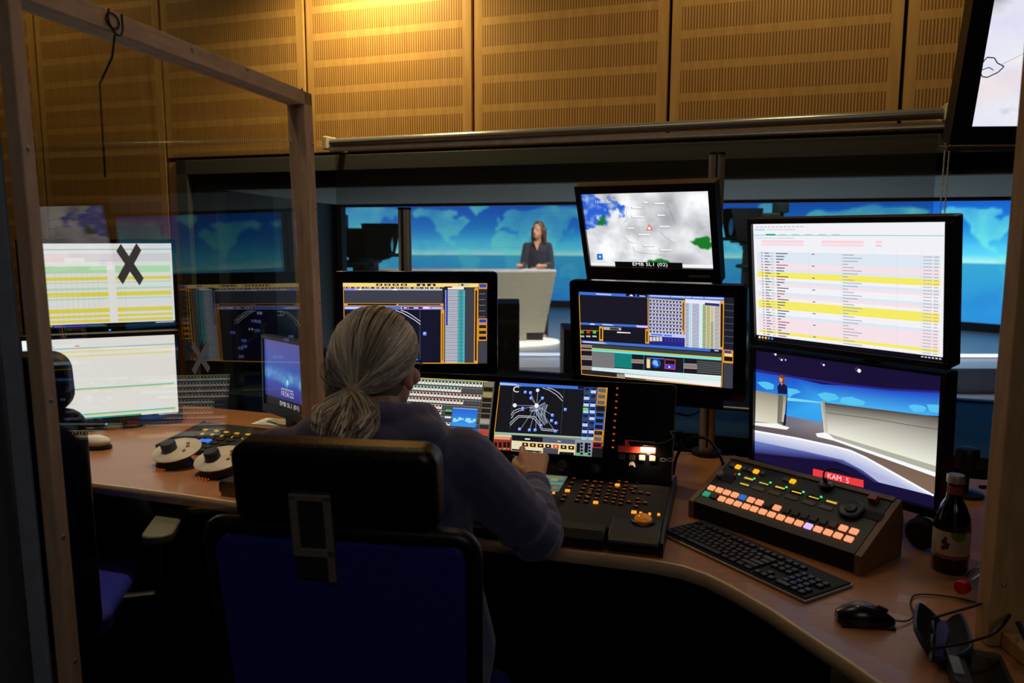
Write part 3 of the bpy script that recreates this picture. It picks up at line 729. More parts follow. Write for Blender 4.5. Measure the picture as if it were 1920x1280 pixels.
P([(553,398),(576,600),(600,604),(582,402)], [(186,180,168),(226,224,210),(196,190,176),(140,132,120)], 5)
dr.line([(582,470),(880,510),(1200,566),(1362,590)], .0012, (60, 56, 52), 5)
st_ = [(125,586),(400,637),(640,692),(750,722),(850,768),(1000,852),(1318,1032)]; lo = [(125,650),(450,722),(700,782),(830,852),(940,935),(1150,990),(1300,1030)]
P(lo+st_[::-1], [(176,182,220)]*7+[(225,228,240)]*7, 2)
dr.line(st_, .0052, (252, 252, 255), 4)
P([(125,728),(650,792),(760,832),(910,936),(940,935),(830,852),(700,782),(450,722),(125,650)], [(44,36,104),(44,36,104),(40,32,98),(34,26,84),(60,60,120),(84,92,150),(96,104,164),(96,110,180),(110,130,200)], 2)
P([(503,835),(500,882),(838,968),(838,918)], (236, 58, 62), 3)
dr.text('KAM  5', (668, 903), .020, (255, 225, 225), 5)
for x, y, r_ in ((260, 93, .0035), (300, 128, .003), (325, 128, .0022), (575, 160, .003), (810, 197, .0052)): dr.disc((x, y), r_, (245, 242, 250), 3, 10); dr.disc((x-14, y-8), r_*1.3, (58, 48, 86), 2, 10)
P([(275,345),(272,300),(285,284),(315,282),(334,296),(336,350)][::-1], (22, 22, 66), 5)
P([(278,232),(280,272),(292,282),(318,280),(322,240),(300,224)], (120, 66, 48), 5); P([(284,240),(286,268),(300,274),(308,250)], (226, 160, 130), 6); P([(296,276),(300,296),(306,278)], (226, 160, 130), 6)
t, M = monitor('large black display of the news set seen from a studio camera, with red caption', (.856, 2.042, 1.006), -53.5, -2.6, .518, .324, (.014, .014, .009, .022), .085, dr, .006, .012)
post_stand(t, M, .741, -.19, 0, .05, .12, .06)

# ---- weather satellite display
dr = Draw(.42, .25)
def wcol(u, v):
    n = fbm(u*6, v*4, .3, 5); m_ = fbm(u*14+5, v*9, 2., 4)
    g = 222+n*95; c = (g, g+1, g+4)
    d = math.exp(-(((u-.68)/.10)**2+((v-.35)/.16)**2))+.8*math.exp(-(((u-.78)/.13)**2+((v-.9)/.10)**2))+.5*math.exp(-(((u-.7)/.05)**2+((v-.08)/.1)**2))
    c = mix(c, (150, 150, 158), d*(.75+.5*n))
    s = (v < .5) and (.36-u*1.25+.1*math.sin(v*9)-abs(v-.27)*.55+m_*.55)
    if s and s > .01: c = mix(c, (44, 98, 214), min((s-.01)*9, 1)*(1-1.6*max(0, fbm(u*11+3, v*10, 9.)+.05)))
    gl = (1.25*math.exp(-(((u-.92)/.085)**2+((v-.66)/.09)**2))+.9*math.exp(-(((u-.58)/.12)**2+((v-.93)/.06)**2))+.75*math.exp(-(((u-.2+v*.22-.02)/.045)**2+((v-.38)/.14)**2))+.3*math.exp(-(((u-.2)/.2)**2+((v-.62)/.06)**2)))
    if gl+m_*.9 > .52: c = mix(c, (26, 122, 40), (gl+m_*.9-.52)*5)
    return tuple(min(255, max(0, x)) for x in c)
dr.grid(120, 76, wcol, 0)
W7 = quadmap(((140,382),(1230,347),(1278,1015),(222,998)))
dr.map = W7
for x, y, w_ in ((690,455,44),(805,462,92),(612,500,84),(622,578,100),(820,563,70),(560,676,62),(850,660,96),(675,730,100),(715,824,96),(862,860,104)):
    dr.line([(x-w_/2, y), (x+w_/2, y)], .0044, (246, 246, 248), 2); dr.line([(x-w_/2, y+9), (x+w_/2, y+9)], .0012, (120, 126, 140), 3)
    dr.disc((x-w_/2, y), .0018, (40, 180, 170), 3, 8)
for pts in ([(865,478),(890,500),(915,560),(945,632)], [(820,710),(860,750),(930,800)], [(530,490),(525,560),(535,600),(490,640)], [(500,745),(545,790),(610,806)], [(580,830),(595,880),(680,890),(830,905)]): dr.line(pts, .0009, (90, 94, 100), 1)
dr.poly([(694,694),(752,690),(722,640)], (220, 40, 50), 3); dr.poly([(704,687),(742,685),(722,653)], (250, 240, 240), 4)
dr.text('13:00 Uhr', (325, 452), .014, (250, 250, 255), 4)
dr.poly([(272,898),(276,950),(324,948),(320,896)], (30, 110, 205), 3); dr.disc((299, 922), .0042, (180, 225, 250), 4, 12)
dr.map = None
dr.rect(0, .955, .21, 1, (240, 240, 244), 2); dr.rect(.76, .955, 1, 1, (244, 244, 248), 2); dr.rect(.21, .935, .76, 1, (8, 8, 10), 3)
dr.text('EMB SL1 (02)', (.50, .967), .0165, WHT, 5, 1.35)
t, M = monitor('thick black display of a white satellite weather map, highest over the desk', (.427, 2.561, 1.507), -30.4, -19.8, .42, .25, (.018, .022, .026, .05), .075, dr, .006, .012, case=mat('warm black plastic', (44, 36, 30), .5), bezel_mat=BLACK)
MB().rrect(.13, -.153, .2, -.145, -.0135, -.0125, .002).build('maker_plate', GREY, t)
mb = MB()
for k in range(6): mb.rrect(-.07+.022*k, -.166, -.058+.022*k, -.162, -.0135, -.0125, .001)
mb.build('menu_buttons', DKGREY, t)
MB().tube([(.05, .07, 0), (.1, .14, .0), (.17, .17, .0)], .018, 10).build('mount_arm', BLACK, t)

# ---- lighting software touch displays
def icon(dr, x, y, s=.0085, ring=(232, 240, 255), base=(36, 84, 226)):
    p = dr.map((x, y)) if dr.map else (x, y); m0 = dr.map; dr.map = None
    a, b = s/dr.w, s/dr.h
    dr.rect(p[0]-a/2, p[1]-b/2, p[0]+a/2, p[1]+b/2, base, 3); dr.disc(p, s*.36, ring, 4, 12); dr.disc((p[0]+a*.08, p[1]+b*.08), s*.2, (24, 26, 60), 5, 8)
    dr.map = m0
dr = Draw(.477, .268, quadmap(((197,230),(1430,230),(1437,922),(207,915)))); r_ = dr.rect
r_(197, 228, 1437, 924, (34, 35, 46), 0); r_(207, 262, 1055, 915, NAVY, 1)
r_(197, 230, 1355, 264, (250, 218, 128), 1)
for x in (480, 550, 620, 690): r_(x, 236, x+52, 254, (16, 16, 20), 2); r_(x+14, 241, x+38, 249, (240, 220, 160), 3)
for x in (825, 915): r_(x, 235, x+72, 255, (18, 18, 22), 2); r_(x+30, 241, x+50, 253, (240, 235, 220), 3)
r_(1178, 234, 1278, 254, (214, 200, 170), 2); r_(1208, 236, 1226, 252, (20, 20, 24), 3)
for k in range(40): r_(212+k*21, 266, 212+k*21+(8+(k*7) % 11), 276, ((238, 226, 190), (230, 150, 60), (240, 240, 240), (70, 60, 40))[(k*5) % 4], 2)
r_(207, 278, 1045, 292, (196, 196, 206), 2); r_(212, 276, 300, 294, (150, 140, 230), 3); r_(330, 281, 356, 291, WHT, 3); r_(620, 281, 660, 291, WHT, 3)
r_(212, 294, 1048, 403, GRY, 2)
r_(207, 403, 1055, 424, ORG, 2); r_(235, 407, 652, 420, (14, 13, 16), 3); r_(668, 407, 1030, 420, GRY, 3)
r_(210, 428, 1055, 454, (200, 170, 240), 2); r_(214, 431, 690, 451, BLU, 3); r_(214, 433, 350, 449, (190, 210, 250), 4)
for x, w_ in ((700, 50), (755, 120), (945, 105)): r_(x, 432, x+w_, 450, (30, 30, 90), 3)
r_(715, 437, 740, 445, WHT, 4); r_(800, 437, 840, 445, WHT, 4); r_(950, 437, 1046, 446, (235, 235, 250), 4); r_(885, 434, 930, 444, WHT, 4)
r_(217, 458, 1030, 912, (19, 21, 42), 2)
def arc(c, rx, a0, a1, n=14): return [(c[0]+rx*math.cos(R(a0+(a1-a0)*k/n)), c[1]-rx*math.sin(R(a0+(a1-a0)*k/n))) for k in range(n+1)]
for q in (0, 1):
    dr.line([(645+q*45, 462), (700+q*40, 482-q*4), (760+q*32, 516-q*6), (810+q*28, 546-q*3), (858, 582-q*26)], .0022, (225, 228, 236), 3)
dr.line([(212, 600), (250, 540), (310, 490), (350, 470)], .0022, (225, 228, 236), 3)
dr.line([(852, 460), (855, 912)], .0006, (130, 136, 150), 3); dr.line([(262, 460), (262, 912)], .0006, (110, 116, 130), 3)
dr.text('C', (385, 492), .026, WHT, 5, 1.1)
for x, y in ((600,486),(665,556),(620,560),(895,661),(784,730),(780,782),(824,798),(824,874),(640,640),(300,690),(350,720),(480,870),(420,870)): icon(dr, x, y, .013)
dr.disc((598, 486), .0052, WHT, 6, 14); dr.disc((702, 628), .0045, WHT, 6, 14)
for p in ((400,500),(560,560),(700,628),(824,798),(480,870),(420,870),(300,690)): dr.line([(600, 640), p], .0008, (190, 198, 220), 2)
r_(1033, 456, 1062, 914, ORG, 3); r_(1042, 488, 1054, 894, (150, 96, 20), 4)
r_(1062, 264, 1355, 915, (34, 34, 52), 2)
for k in range(58):
    y = 290+k*10.8; r_(1070, y, 1180, y+6, (222, 226, 240), 3); r_(1182, y, 1240, y+7, (96, 214, 224), 3); r_(1192, y+2, 1225, y+5, (24, 90, 110), 4)
    if k < 28: r_(1078, y, 1092, y+10.8, (34, 46, 176), 4)
r_(1092, 262, 1230, 284, (234, 232, 226), 3); r_(1062, 258, 1130, 268, (20, 20, 20), 4)
r_(1241, 270, 1322, 914, (62, 62, 72), 3); r_(1320, 270, 1355, 914, ORG, 3); r_(1329, 290, 1344, 895, (24, 20, 22), 4); dr.line([(207, 914), (1355, 917)], .003, ORG, 4); dr.line([(202, 262), (209, 915)], .0022, ORG, 4)
r_(1358, 230, 1430, 278, ORG, 2); r_(1364, 236, 1424, 266, (50, 70, 180), 3)
for k in range(5): r_(1360, 283+k*49, 1430, 328+k*49, (40, 42, 50), 2); r_(1362, 318+k*49, 1415, 321+k*49, (150, 152, 160), 3)
for k in range(4): r_(1357, 530+k*49, 1432, 576+k*49, ORG, 2); r_(1363, 538+k*49, 1426, 566+k*49, ((46, 60, 180), (34, 34, 38), (34, 34, 38), (16, 16, 18))[k], 3)
r_(1360, 728, 1434, 915, (64, 65, 76), 2)
t, M = monitor('black touch display with the lighting plan, behind the operator\'s head', (-.321, 2.631, 1.198), -.5, 1, .477, .268, (.032, .034, .039, .036), .055, dr, .014, 0, case=GLOSSB)
MB().tube([(-.02, .05, 0), (-.04, .12, .02), (-.063, .2, .03)], .018, 10).build('mount_arm', BLACK, t)

dr = Draw(.477, .268, quadmap(((163,215),(1490,255),(1483,1040),(185,930)))); P = dr.poly
def sl(x0, y0, x1, y1, col, l, k=.05): P([(x0, y1), (x1, y1+(x1-x0)*k), (x1, y0+(x1-x0)*k*.8), (x0, y0)], col, l)
P([(185,930),(1483,1040),(1490,255),(163,215)], (30, 31, 44), 0)
P([(163,240),(750,262),(750,238),(163,215)], BLU, 1); P([(310,238),(440,244),(440,234),(310,228)], (200, 214, 245), 2); P([(565,250),(645,254),(645,234),(565,230)], (16, 16, 40), 2); P([(660,254),(745,258),(745,238),(660,234)], (16, 16, 40), 2)
P([(590,248),(630,250),(612,234)], WHT, 3); P([(680,250),(730,252),(730,246),(680,243)], WHT, 3)
P([(175,480),(750,498),(748,264),(172,244)], (26, 24, 36), 1)
P([(175,498),(755,520),(755,500),(175,478)], BLU, 1); P([(260,496),(300,498),(300,490),(260,488)], WHT, 2); P([(365,500),(470,506),(440,494),(365,490)], (190, 208, 250), 2); P([(660,518),(755,522),(755,504),(650,500)], (220, 190, 240), 2)
P([(178,630),(370,640),(370,512),(178,505)], (18, 18, 22), 1); P([(180,530),(330,538),(330,520),(180,514)], (30, 30, 34), 2)
for x, c in ((192,(70,180,70)),(245,(200,50,50)),(298,(80,200,80))): P([(x-14,572),(x+14,574),(x+14,552),(x-14,550)], c, 2); P([(x-18,604),(x+18,606),(x+18,592),(x-18,590)], (190,186,180), 2)
dr.line([(180,545),(332,550)], .0014, ORG, 3)
P([(338,636),(372,640),(372,514),(338,510)], ORG, 2); P([(347,620),(362,622),(362,530),(347,528)], (24,22,20), 3)
P([(375,640),(755,660),(755,530),(375,514)], (24, 23, 34), 1); P([(375,540),(525,545),(525,522),(375,514)], (180, 180, 170), 2); P([(430,540),(505,543),(505,524),(430,520)], (60,60,66), 3); P([(490,566),(605,570),(605,562),(490,556)], WHT, 2); P([(732,655),(765,658),(765,534),(732,530)], ORG, 2); P([(741,642),(752,643),(752,548),(741,546)], (24,22,20), 3)
dr.line([(166,240),(190,925),(1390,1028),(1402,290)], .0022, ORG, 4); dr.line([(752,262),(757,655)], .002, ORG, 4)
P([(755,258),(1405,282),(1405,252),(755,236)], (90, 130, 226), 1)
for x, w_ in ((770,60),(820,70),(890,50),(950,60),(1010,60),(1075,50),(1135,90),(1240,60),(1300,100)): dr.line([(x, 244+(x-755)*.03), (x+w_, 244+(x+w_-755)*.03)], .0026, (220, 220, 250), 2)
P([(760,570),(1065,592),(1065,282),(760,262)], (150, 148, 190), 1)
for j in range(10):
    for i in range(10):
        x, y = 766+i*28.5+(j % 2)*4, 272+j*29.5+i*1.4
        P([(x,y+19),(x+17,y+20),(x+17,y+5),(x,y+4)], (52, 52, 110), 2); P([(x,y+5),(x+20,y+6),(x+20,y+1),(x,y)], ((244,236,150),(226,226,240),(236,222,120))[(i*3+j*5) % 3], 3)
        P([(x+18,y+26),(x+26,y+26),(x+26,y+10),(x+18,y+10)], (232,232,236), 2)
P([(1046,560),(1066,562),(1066,280),(1046,278)], ORG, 3); P([(1052,540),(1060,541),(1060,300),(1052,300)], (24,22,20), 4)
P([(766,590),(1070,606),(1070,578),(766,562)], (196, 200, 240), 3); P([(780,582),(880,588),(880,576),(780,570)], BLU, 4); P([(890,590),(960,594),(960,582),(890,578)], BLU, 4)
P([(766,662),(1066,684),(1066,606),(766,590)], (40, 38, 128), 3)
for k in range(4): P([(770+k*28,634),(792+k*28,636),(792+k*28,600),(770+k*28,598)], (216,214,200), 4)
for k in range(6): dr.line([(905+k*28,602+k),(905+k*28,640+k)], .0006, (120,130,220), 4)
P([(1070,682),(1400,704),(1402,285),(1070,270)], (232, 234, 244), 1)
for j in range(37):
    y = 306+j*10.5
    for x0, x1, c in ((1075,1104,(60,60,120)),(1106,1128,(120,200,216)),(1132,1192,(96,84,140)),(1222,1250,(60,70,60)),(1256,1284,(120,120,70)),(1290,1316,(190,150,110) if j < 14 else (70,60,60)),(1322,1366,(70,80,80))):
        P([(x0, y+5+(x0-1070)*.062), (x1, y+5+(x1-1070)*.062), (x1, y+(x1-1070)*.062), (x0, y+(x0-1070)*.062)], c, 2)
P([(1220,700),(1318,706),(1318,330),(1220,322)], (214, 214, 150), 1); P([(1196,692),(1220,694),(1220,318),(1196,316)], (200, 240, 246), 2); P([(1240,322),(1365,332),(1365,308),(1240,300)], (50,50,110), 3)
P([(1368,698),(1402,702),(1404,290),(1368,286)], ORG, 3); P([(1376,680),(1394,682),(1395,310),(1376,308)], (24,22,20), 4)
P([(180,652),(1395,728),(1395,702),(180,632)], BLU, 2); P([(200,652),(410,664),(370,648),(200,638)], (180, 200, 246), 3); P([(1290,722),(1390,728),(1390,706),(1290,700)], (24, 22, 80), 3); P([(1325,716),(1360,718),(1360,711),(1325,709)], WHT, 4)
P([(183,925),(1385,1025),(1392,728),(183,654)], (26, 24, 34), 1)
P([(275,700),(1390,776),(1390,735),(275,664)], (58, 64, 62), 2); P([(275,706),(1385,780),(1385,770),(275,696)], (214, 200, 80), 3); P([(275,726),(1385,798),(1385,780),(275,708)], (120, 224, 226), 3)
P([(278,862),(470,876),(468,742),(276,728)], (120, 122, 124), 2); P([(470,862),(620,874),(618,748),(468,740)], (22, 126, 120), 3); P([(1172,910),(1385,926),(1388,802),(1172,788)], (46, 46, 50), 3)
for j in range(7): dr.line([(280,745+j*18),(466,757+j*18)], .0008, (90,92,96), 3); dr.line([(1180,808+j*15),(1384,822+j*15)], .0008, (150,152,156), 4)
for x in (720, 1062): dr.line([(x, 752+(x-720)*.06), (x, 888+(x-720)*.06)], .001, (40, 170, 190), 3)
for x0, y0, w_, h_ in ((184,668,92,24),(184,706,92,14),(184,762,92,36),(184,852,92,30),(615,792,104,32),(1060,824,118,44)): sl(x0, y0, x0+w_, y0+h_, (206, 160, 120), 3); sl(x0+3, y0+4, x0+w_-3, y0+h_-4, (128, 126, 124), 4)
P([(745,866),(775,868),(775,790),(745,788)], (240, 214, 150), 4); dr.disc((825, 826), .0145, (30, 80, 190), 4, 20); dr.disc((818, 820), .008, (130, 190, 240), 5, 9); dr.disc((832, 838), .005, (120, 190, 240), 5, 7); P([(745,782),(895,790),(895,784),(745,776)], (130,120,220), 4)
P([(898,872),(990,880),(992,794),(900,788)], (220, 60, 90), 4); P([(904,830),(986,836),(986,800),(904,796)], (20,18,30), 5); P([(904,868),(986,874),(986,838),(904,834)], (60, 70, 210), 5); P([(932,866),(934,846),(952,857)][::1], WHT, 6)
P([(276,890),(1382,988),(1384,930),(278,858)], (236, 246, 246), 2)
for k in range(3): dr.line([(278, 870+k*10), (1382, 946+k*14)], .001, (110, 190, 196), 3)
P([(190,925),(490,950),(490,910),(190,890)], (40, 34, 38), 3); P([(490,950),(560,955),(556,922),(490,918)], (150, 146, 140), 4); P([(560,958),(740,972),(740,962),(560,946)], (20,20,22), 5); P([(560,946),(1380,1026),(1384,988),(556,918)], (238,240,238), 4); P([(560,958),(740,970),(740,962),(560,950)], (16,16,18), 5)
P([(1402,1034),(1484,1040),(1488,822),(1405,816)], (60, 60, 74), 2); P([(1400,816),(1486,824),(1488,712),(1402,704)], ORG, 2); P([(1408,800),(1480,806),(1480,768),(1408,762)], (20,18,20), 3); P([(1410,732),(1470,738),(1470,716),(1410,710)], (70,60,130), 3); P([(1412,755),(1474,760),(1474,742),(1412,738)], (236,220,180), 3)
for k in range(8): dr.line([(1408, 308+k*56), (1488, 314+k*56)], .0008, (120, 122, 130), 3)
t, M = monitor('black touch display of dense coloured tables, below the weather map display', (.425, 2.377, 1.183), -28, -6, .477, .268, (.033, .036, .036, .04), .055, dr, .014, 0, case=GLOSSB)
MB().box((-.02, .03, -.215), (.2, .06, -.16)).build('cable_box', BLACK, t, bevel=.004)
MB().tube([(.05, .05, 0), (.07, .11, .0), (.076, .17, .0)], .018, 10).build('mount_arm', BLACK, t)

# ---- left workstation list displays
dr = Draw(.518, .324); r_ = dr.rect
r_(0, 0, 1, 1, (241, 241, 242), 0); r_(0, .965, 1, 1, (12, 12, 16), 1); r_(.17, .975, .5, .997, (70, 70, 190), 2); r_(.4, .985, .52, .998, (40, 120, 60), 3); r_(.86, .972, .99, .985, (200, 200, 210), 2); r_(.1, .972, .16, .985, (200, 180, 140), 2)
r_(0, .065, 1, .08, (170, 206, 220), 1); r_(.03, .06, .1, .075, (40, 170, 110), 2)
r_(0, .12, .3, .22, (246, 226, 230), 1); r_(.3, .12, .99, .22, (226, 222, 230), 1); r_(.27, .17, .4, .24, (246, 246, 246), 2)
for a, b, c in ((.27, .355, (188, 236, 188)), (.40, .438, (240, 226, 70)), (.46, .475, (196, 234, 206)), (.53, .555, (196, 234, 206)), (.585, .635, (240, 226, 70)), (.655, .672, (196, 234, 206)), (.78, .83, (240, 226, 70)), (.86, .89, (240, 226, 70)), (.915, .95, (240, 226, 70))): r_(.01, a, .985, b, c, 1)
r_(.545, .26, .60, .96, (244, 244, 244), 2)
for k in range(9): r_(.2+.035*k, .3, .202+.035*k, .95, (206, 206, 206), 2)
r_(.66, .5, .662, .95, (190, 190, 200), 2)
t, M = monitor('upper white list display with green and yellow rows at the left workstation', (-1.605, 3.112, 1.292), 25, -3, .518, .324, (.016, .016, .016, .022), .06, dr, .006, .01); led(t, .02, -.177, -.0102)
MB().tube([(0, .05, 0), (0, .13, .0)], .02, 12).build('mount_arm', BLACK, t)
M1M = M
dr = Draw(.518, .324); r_ = dr.rect
r_(0, 0, 1, 1, (246, 245, 242), 0); r_(0, .973, 1, 1, (10, 10, 14), 1); r_(.86, .978, .99, .99, (200, 200, 210), 2)
r_(0, .11, 1, .125, (176, 206, 226), 1)
for a, b, c in ((.15, .168, (246, 236, 150)), (.205, .222, (246, 236, 150)), (.6, .612, (60, 206, 186)), (.614, .626, (240, 232, 150)), (.91, .924, (60, 206, 186)), (.928, .944, (240, 232, 150))): r_(0, a, .98, b, c, 1)
r_(0, .955, .74, .973, (30, 166, 140), 2); r_(.16, .09, .2, .098, (200, 130, 170), 2); r_(.33, .085, .36, .095, (220, 80, 110), 2)
for k in range(22): r_(.22, .24+k*.03, .22+(.06, .03, .09, .05)[k % 4], .247+k*.03, (216, 216, 220), 1)
t, M = monitor('lower white list display, nearly blank, at the left workstation', (-1.57, 3.015, .938), 23, -3, .518, .324, (.016, .016, .016, .024), .06, dr, .006, .01); led(t, .0, -.177, -.0102)
post_stand(t, M, .741, -.18, 0, .05, .13, .08)

# ---- clock display
q = aty(497, 690, 2.86); yw = -46; exx = Vector((math.cos(R(yw)), math.sin(R(yw)), 0)); wq = .285
c = Vector((q.x, q.y, 0))+exx*(wq/2); zt_, zb_ = aty(494, 636, 2.86).z, aty(500, 757, 2.86).z
c.z = (zt_+zb_)/2+.004; hq = zt_-zb_
dr = Draw(wq, hq)
def ccol(u, v):
    c = mix((92, 84, 170), (48, 92, 200), v*2.2)
    n = fbm(u*7, v*9+u*1.2, 3.)
    s = v-.06*u
    if .36 < s < .62: c = mix(c, (120, 200, 246), min((s-.36)*8, (.62-s)*14, 1)*(.55+1.2*n))
    if s >= .60: c = mix((60, 74, 190), (50, 52, 140), (s-.6)*4)
    return tuple(min(255, max(0, x)) for x in c)
dr.grid(50, 40, ccol, 0); dr.rect(0, .86, 1, 1, (6, 6, 10), 1)
dr.disc((.56, .6), .017, (70, 150, 240), 2, 18); dr.disc((.58, .59), .010, (190, 230, 250), 3, 9); dr.rect(.42, .69, .72, .712, (170, 180, 226), 2)
dr.text('10:56:22', (.57, .77), .027, (236, 240, 250), 3); dr.text('EMB SL1 (01)', (.62, .93), .023, (230, 230, 235), 3, 1.1)
t, M = monitor('small black display with violet blue picture and the time, behind the timber post', c, yw, 1, wq, hq, (.012, .014, .014, .03), .05, dr, .006, .008)
post_stand(t, M, .741, -hq/2-.02, 0, .03, .1, .08)

# ---- high display at the top right
dr = Draw(.6, .34)
def tcol(u, v):
    n = fbm(u*5, v*5, 7., 5); c = (232+n*22, 232+n*24, 244)
    c = mix(c, (244, 214, 206), max(0, .5-abs((v-.45)+u*.5-.3)*3)*.8)
    e = max(0, n-.12)*max(0, (v-.75)*4)+max(0, n+.15)*max(0, .28-v)*3; c = mix(c, (70, 72, 84), e*3)
    return tuple(min(255, max(0, x)) for x in c)
dr.grid(80, 50, tcol, 0)
dr.line([(0, .55), (.015, .51), (.045, .515), (.06, .55), (.09, .575), (.07, .615), (.03, .65), (.01, .645), (0, .62)], .0028, (40, 42, 56), 2); dr.line([(.0, .6), (.03, .58), (.05, .6)], .0022, (60, 62, 76), 2)
dr.line([(.08, .56), (.2, .45), (.33, .36)], .0012, (150, 146, 156), 2)
t, M = monitor('large tilted display with a white map, hung high at the top right', (1.473, 2.043, 1.936), -4, -12, .6, .34, (.05, .05, .05, .045), .07, dr, .004, .008)
MB().box((-.35, .0, -.232), (.35, .05, -.222)).build('lower_lip', mat('blue grey trim', (70, 84, 98), .4), t, bevel=.002)
MB().tube([(0, .06, .05), (0, .12, .3), (0, .2, 1.2)], .025, 12).build('ceiling_arm', BLACK, t)

for Mx, lab in ((M3M, 'black column behind the rundown display and the studio view display'), (M1M, 'black column behind the two list displays of the left workstation')):
    q = Mx @ Vector((0, .172, 0)); t = thing('display_column', lab, 'pole', (q.x, q.y, .741))
    MB().tube([(0, 0, .01), (0, 0, q.z-.741+.05)], .022, 20).build('tube', BLACK, t); MB().tube([(0, 0, 0), (0, 0, .014)], .05, 24).build('foot_plate', BLACK, t)
# ---- steel poles carrying the displays
def pole(px, y, ztop, rad, lab, foot=.05):
    p = aty(px, 500, y); t = thing('display_pole', lab, 'pole', (p.x, p.y, .741))
    H = ztop-.741
    MB().tube([(0, 0, 0), (0, 0, H-.004)], rad, 28).build('tube', STEEL, t)
    MB().box((-.0035-.006, -rad-.0012, .03), (.0035-.006, -rad*.7, H-.006)).build('groove', mat('dark groove', (30, 28, 28), .5), t)
    MB().tube([(0, 0, H-.006), (0, 0, H+.002)], rad*1.03, 28).build('end_cap', BLACK, t)
    MB().tube([(0, 0, 0), (0, 0, .015)], foot, 24).build('foot_plate', BLACK, t)
    return t
pole(760, 2.86, aty(757, 390, 2.86).z, .0232, 'silver pole with black cap standing left of the newsreader')
pole(1337, 2.68, aty(1337, 287, 2.68).z, .0262, 'silver pole rising behind the weather map display')
# ------------------------------------------------------------------ lighting console
KO = (.113, 2.323); KY = -15.
KF = frame((KO[0], KO[1], .741), KY); KI = KF.inverted()
ko = thing('lighting_console', 'black lighting console with two tilted touch screens, under the operator\'s hand', 'console', KF)
SCZ = .948-.741; TL = 22.
PFm = Matrix.Translation((0, 0, SCZ)) @ frame((0, 0, 0), 0, TL)          # plane of the tilted screens
XL, XRr = -.545, .366
mb = MB().rrect(XL, -.165, XRr, .122, .0, .03, .012); mb.build('screen_housing', GLOSSB, ko, bevel=.002, M=PFm)
mb = MB().prism([(.02, .0), (.14, .0), (.14, .2), (.09, .29), (.06, .1)], XL+.03, XRr-.03, 'x'); mb.build('rear_cover', BLACK, ko, bevel=.004)
pb = PFm @ Vector((0, 0, -.165)); YB, ZBk = pb.y, pb.z
YF, ZF = -.405, .040
deck = [(YF, .004), (YB+.06, .004), (YB+.06, ZBk-.012), (YB+.006, ZBk-.006), (YF, ZF)]
MB().prism(deck, XL, XRr, 'x').build('deck', BLACKM, ko, bevel=.004)
MB().prism([(YF-.055, .006), (YF, .006), (YF, ZF+.008), (YF-.012, ZF+.012), (YF-.04, ZF+.006), (YF-.055, ZF-.012)], XL, .235, 'x').build('wrist_rest', mat('black padded rest', (16, 15, 18), .6), ko, bevel=.006)
MB().prism([(YF-.055, .006), (YF+.06, .006), (YF+.06, ZF+.012), (YF-.03, ZF+.006), (YF-.055, ZF-.012)], .24, XRr, 'x').build('trackball_block', BLACK, ko, bevel=.006)
for s in (XL-.008, XRr):
    MB().prism([(YF-.055, .0), (.10, .0), (.06, ZBk-.01), (YB+.005, ZBk+.006), (YF, ZF+.012), (YF-.055, ZF-.005)], s, s+.008, 'x').build('side_cheek', BLACK, ko, bevel=.002)
dn = Vector((0, -(ZBk-.006-ZF), (YB+.006-YF))).normalized()            # deck normal, local
dW = KF.to_3x3() @ dn; dP = KF @ Vector((0, YF, ZF))
DM = Matrix((Vector((1,0,0)), dn.cross(Vector((1,0,0))), dn)).transposed().to_4x4(); DM.translation = (0, YF, ZF)  # x right, y up the deck, z off it
DMi = DM.inverted()
def ondeck(cx, cy):
    q = DMi @ (KI @ onplane(740+cx/3.5556, 680+cy/3.5556, dP, dW)); return q.x, q.y
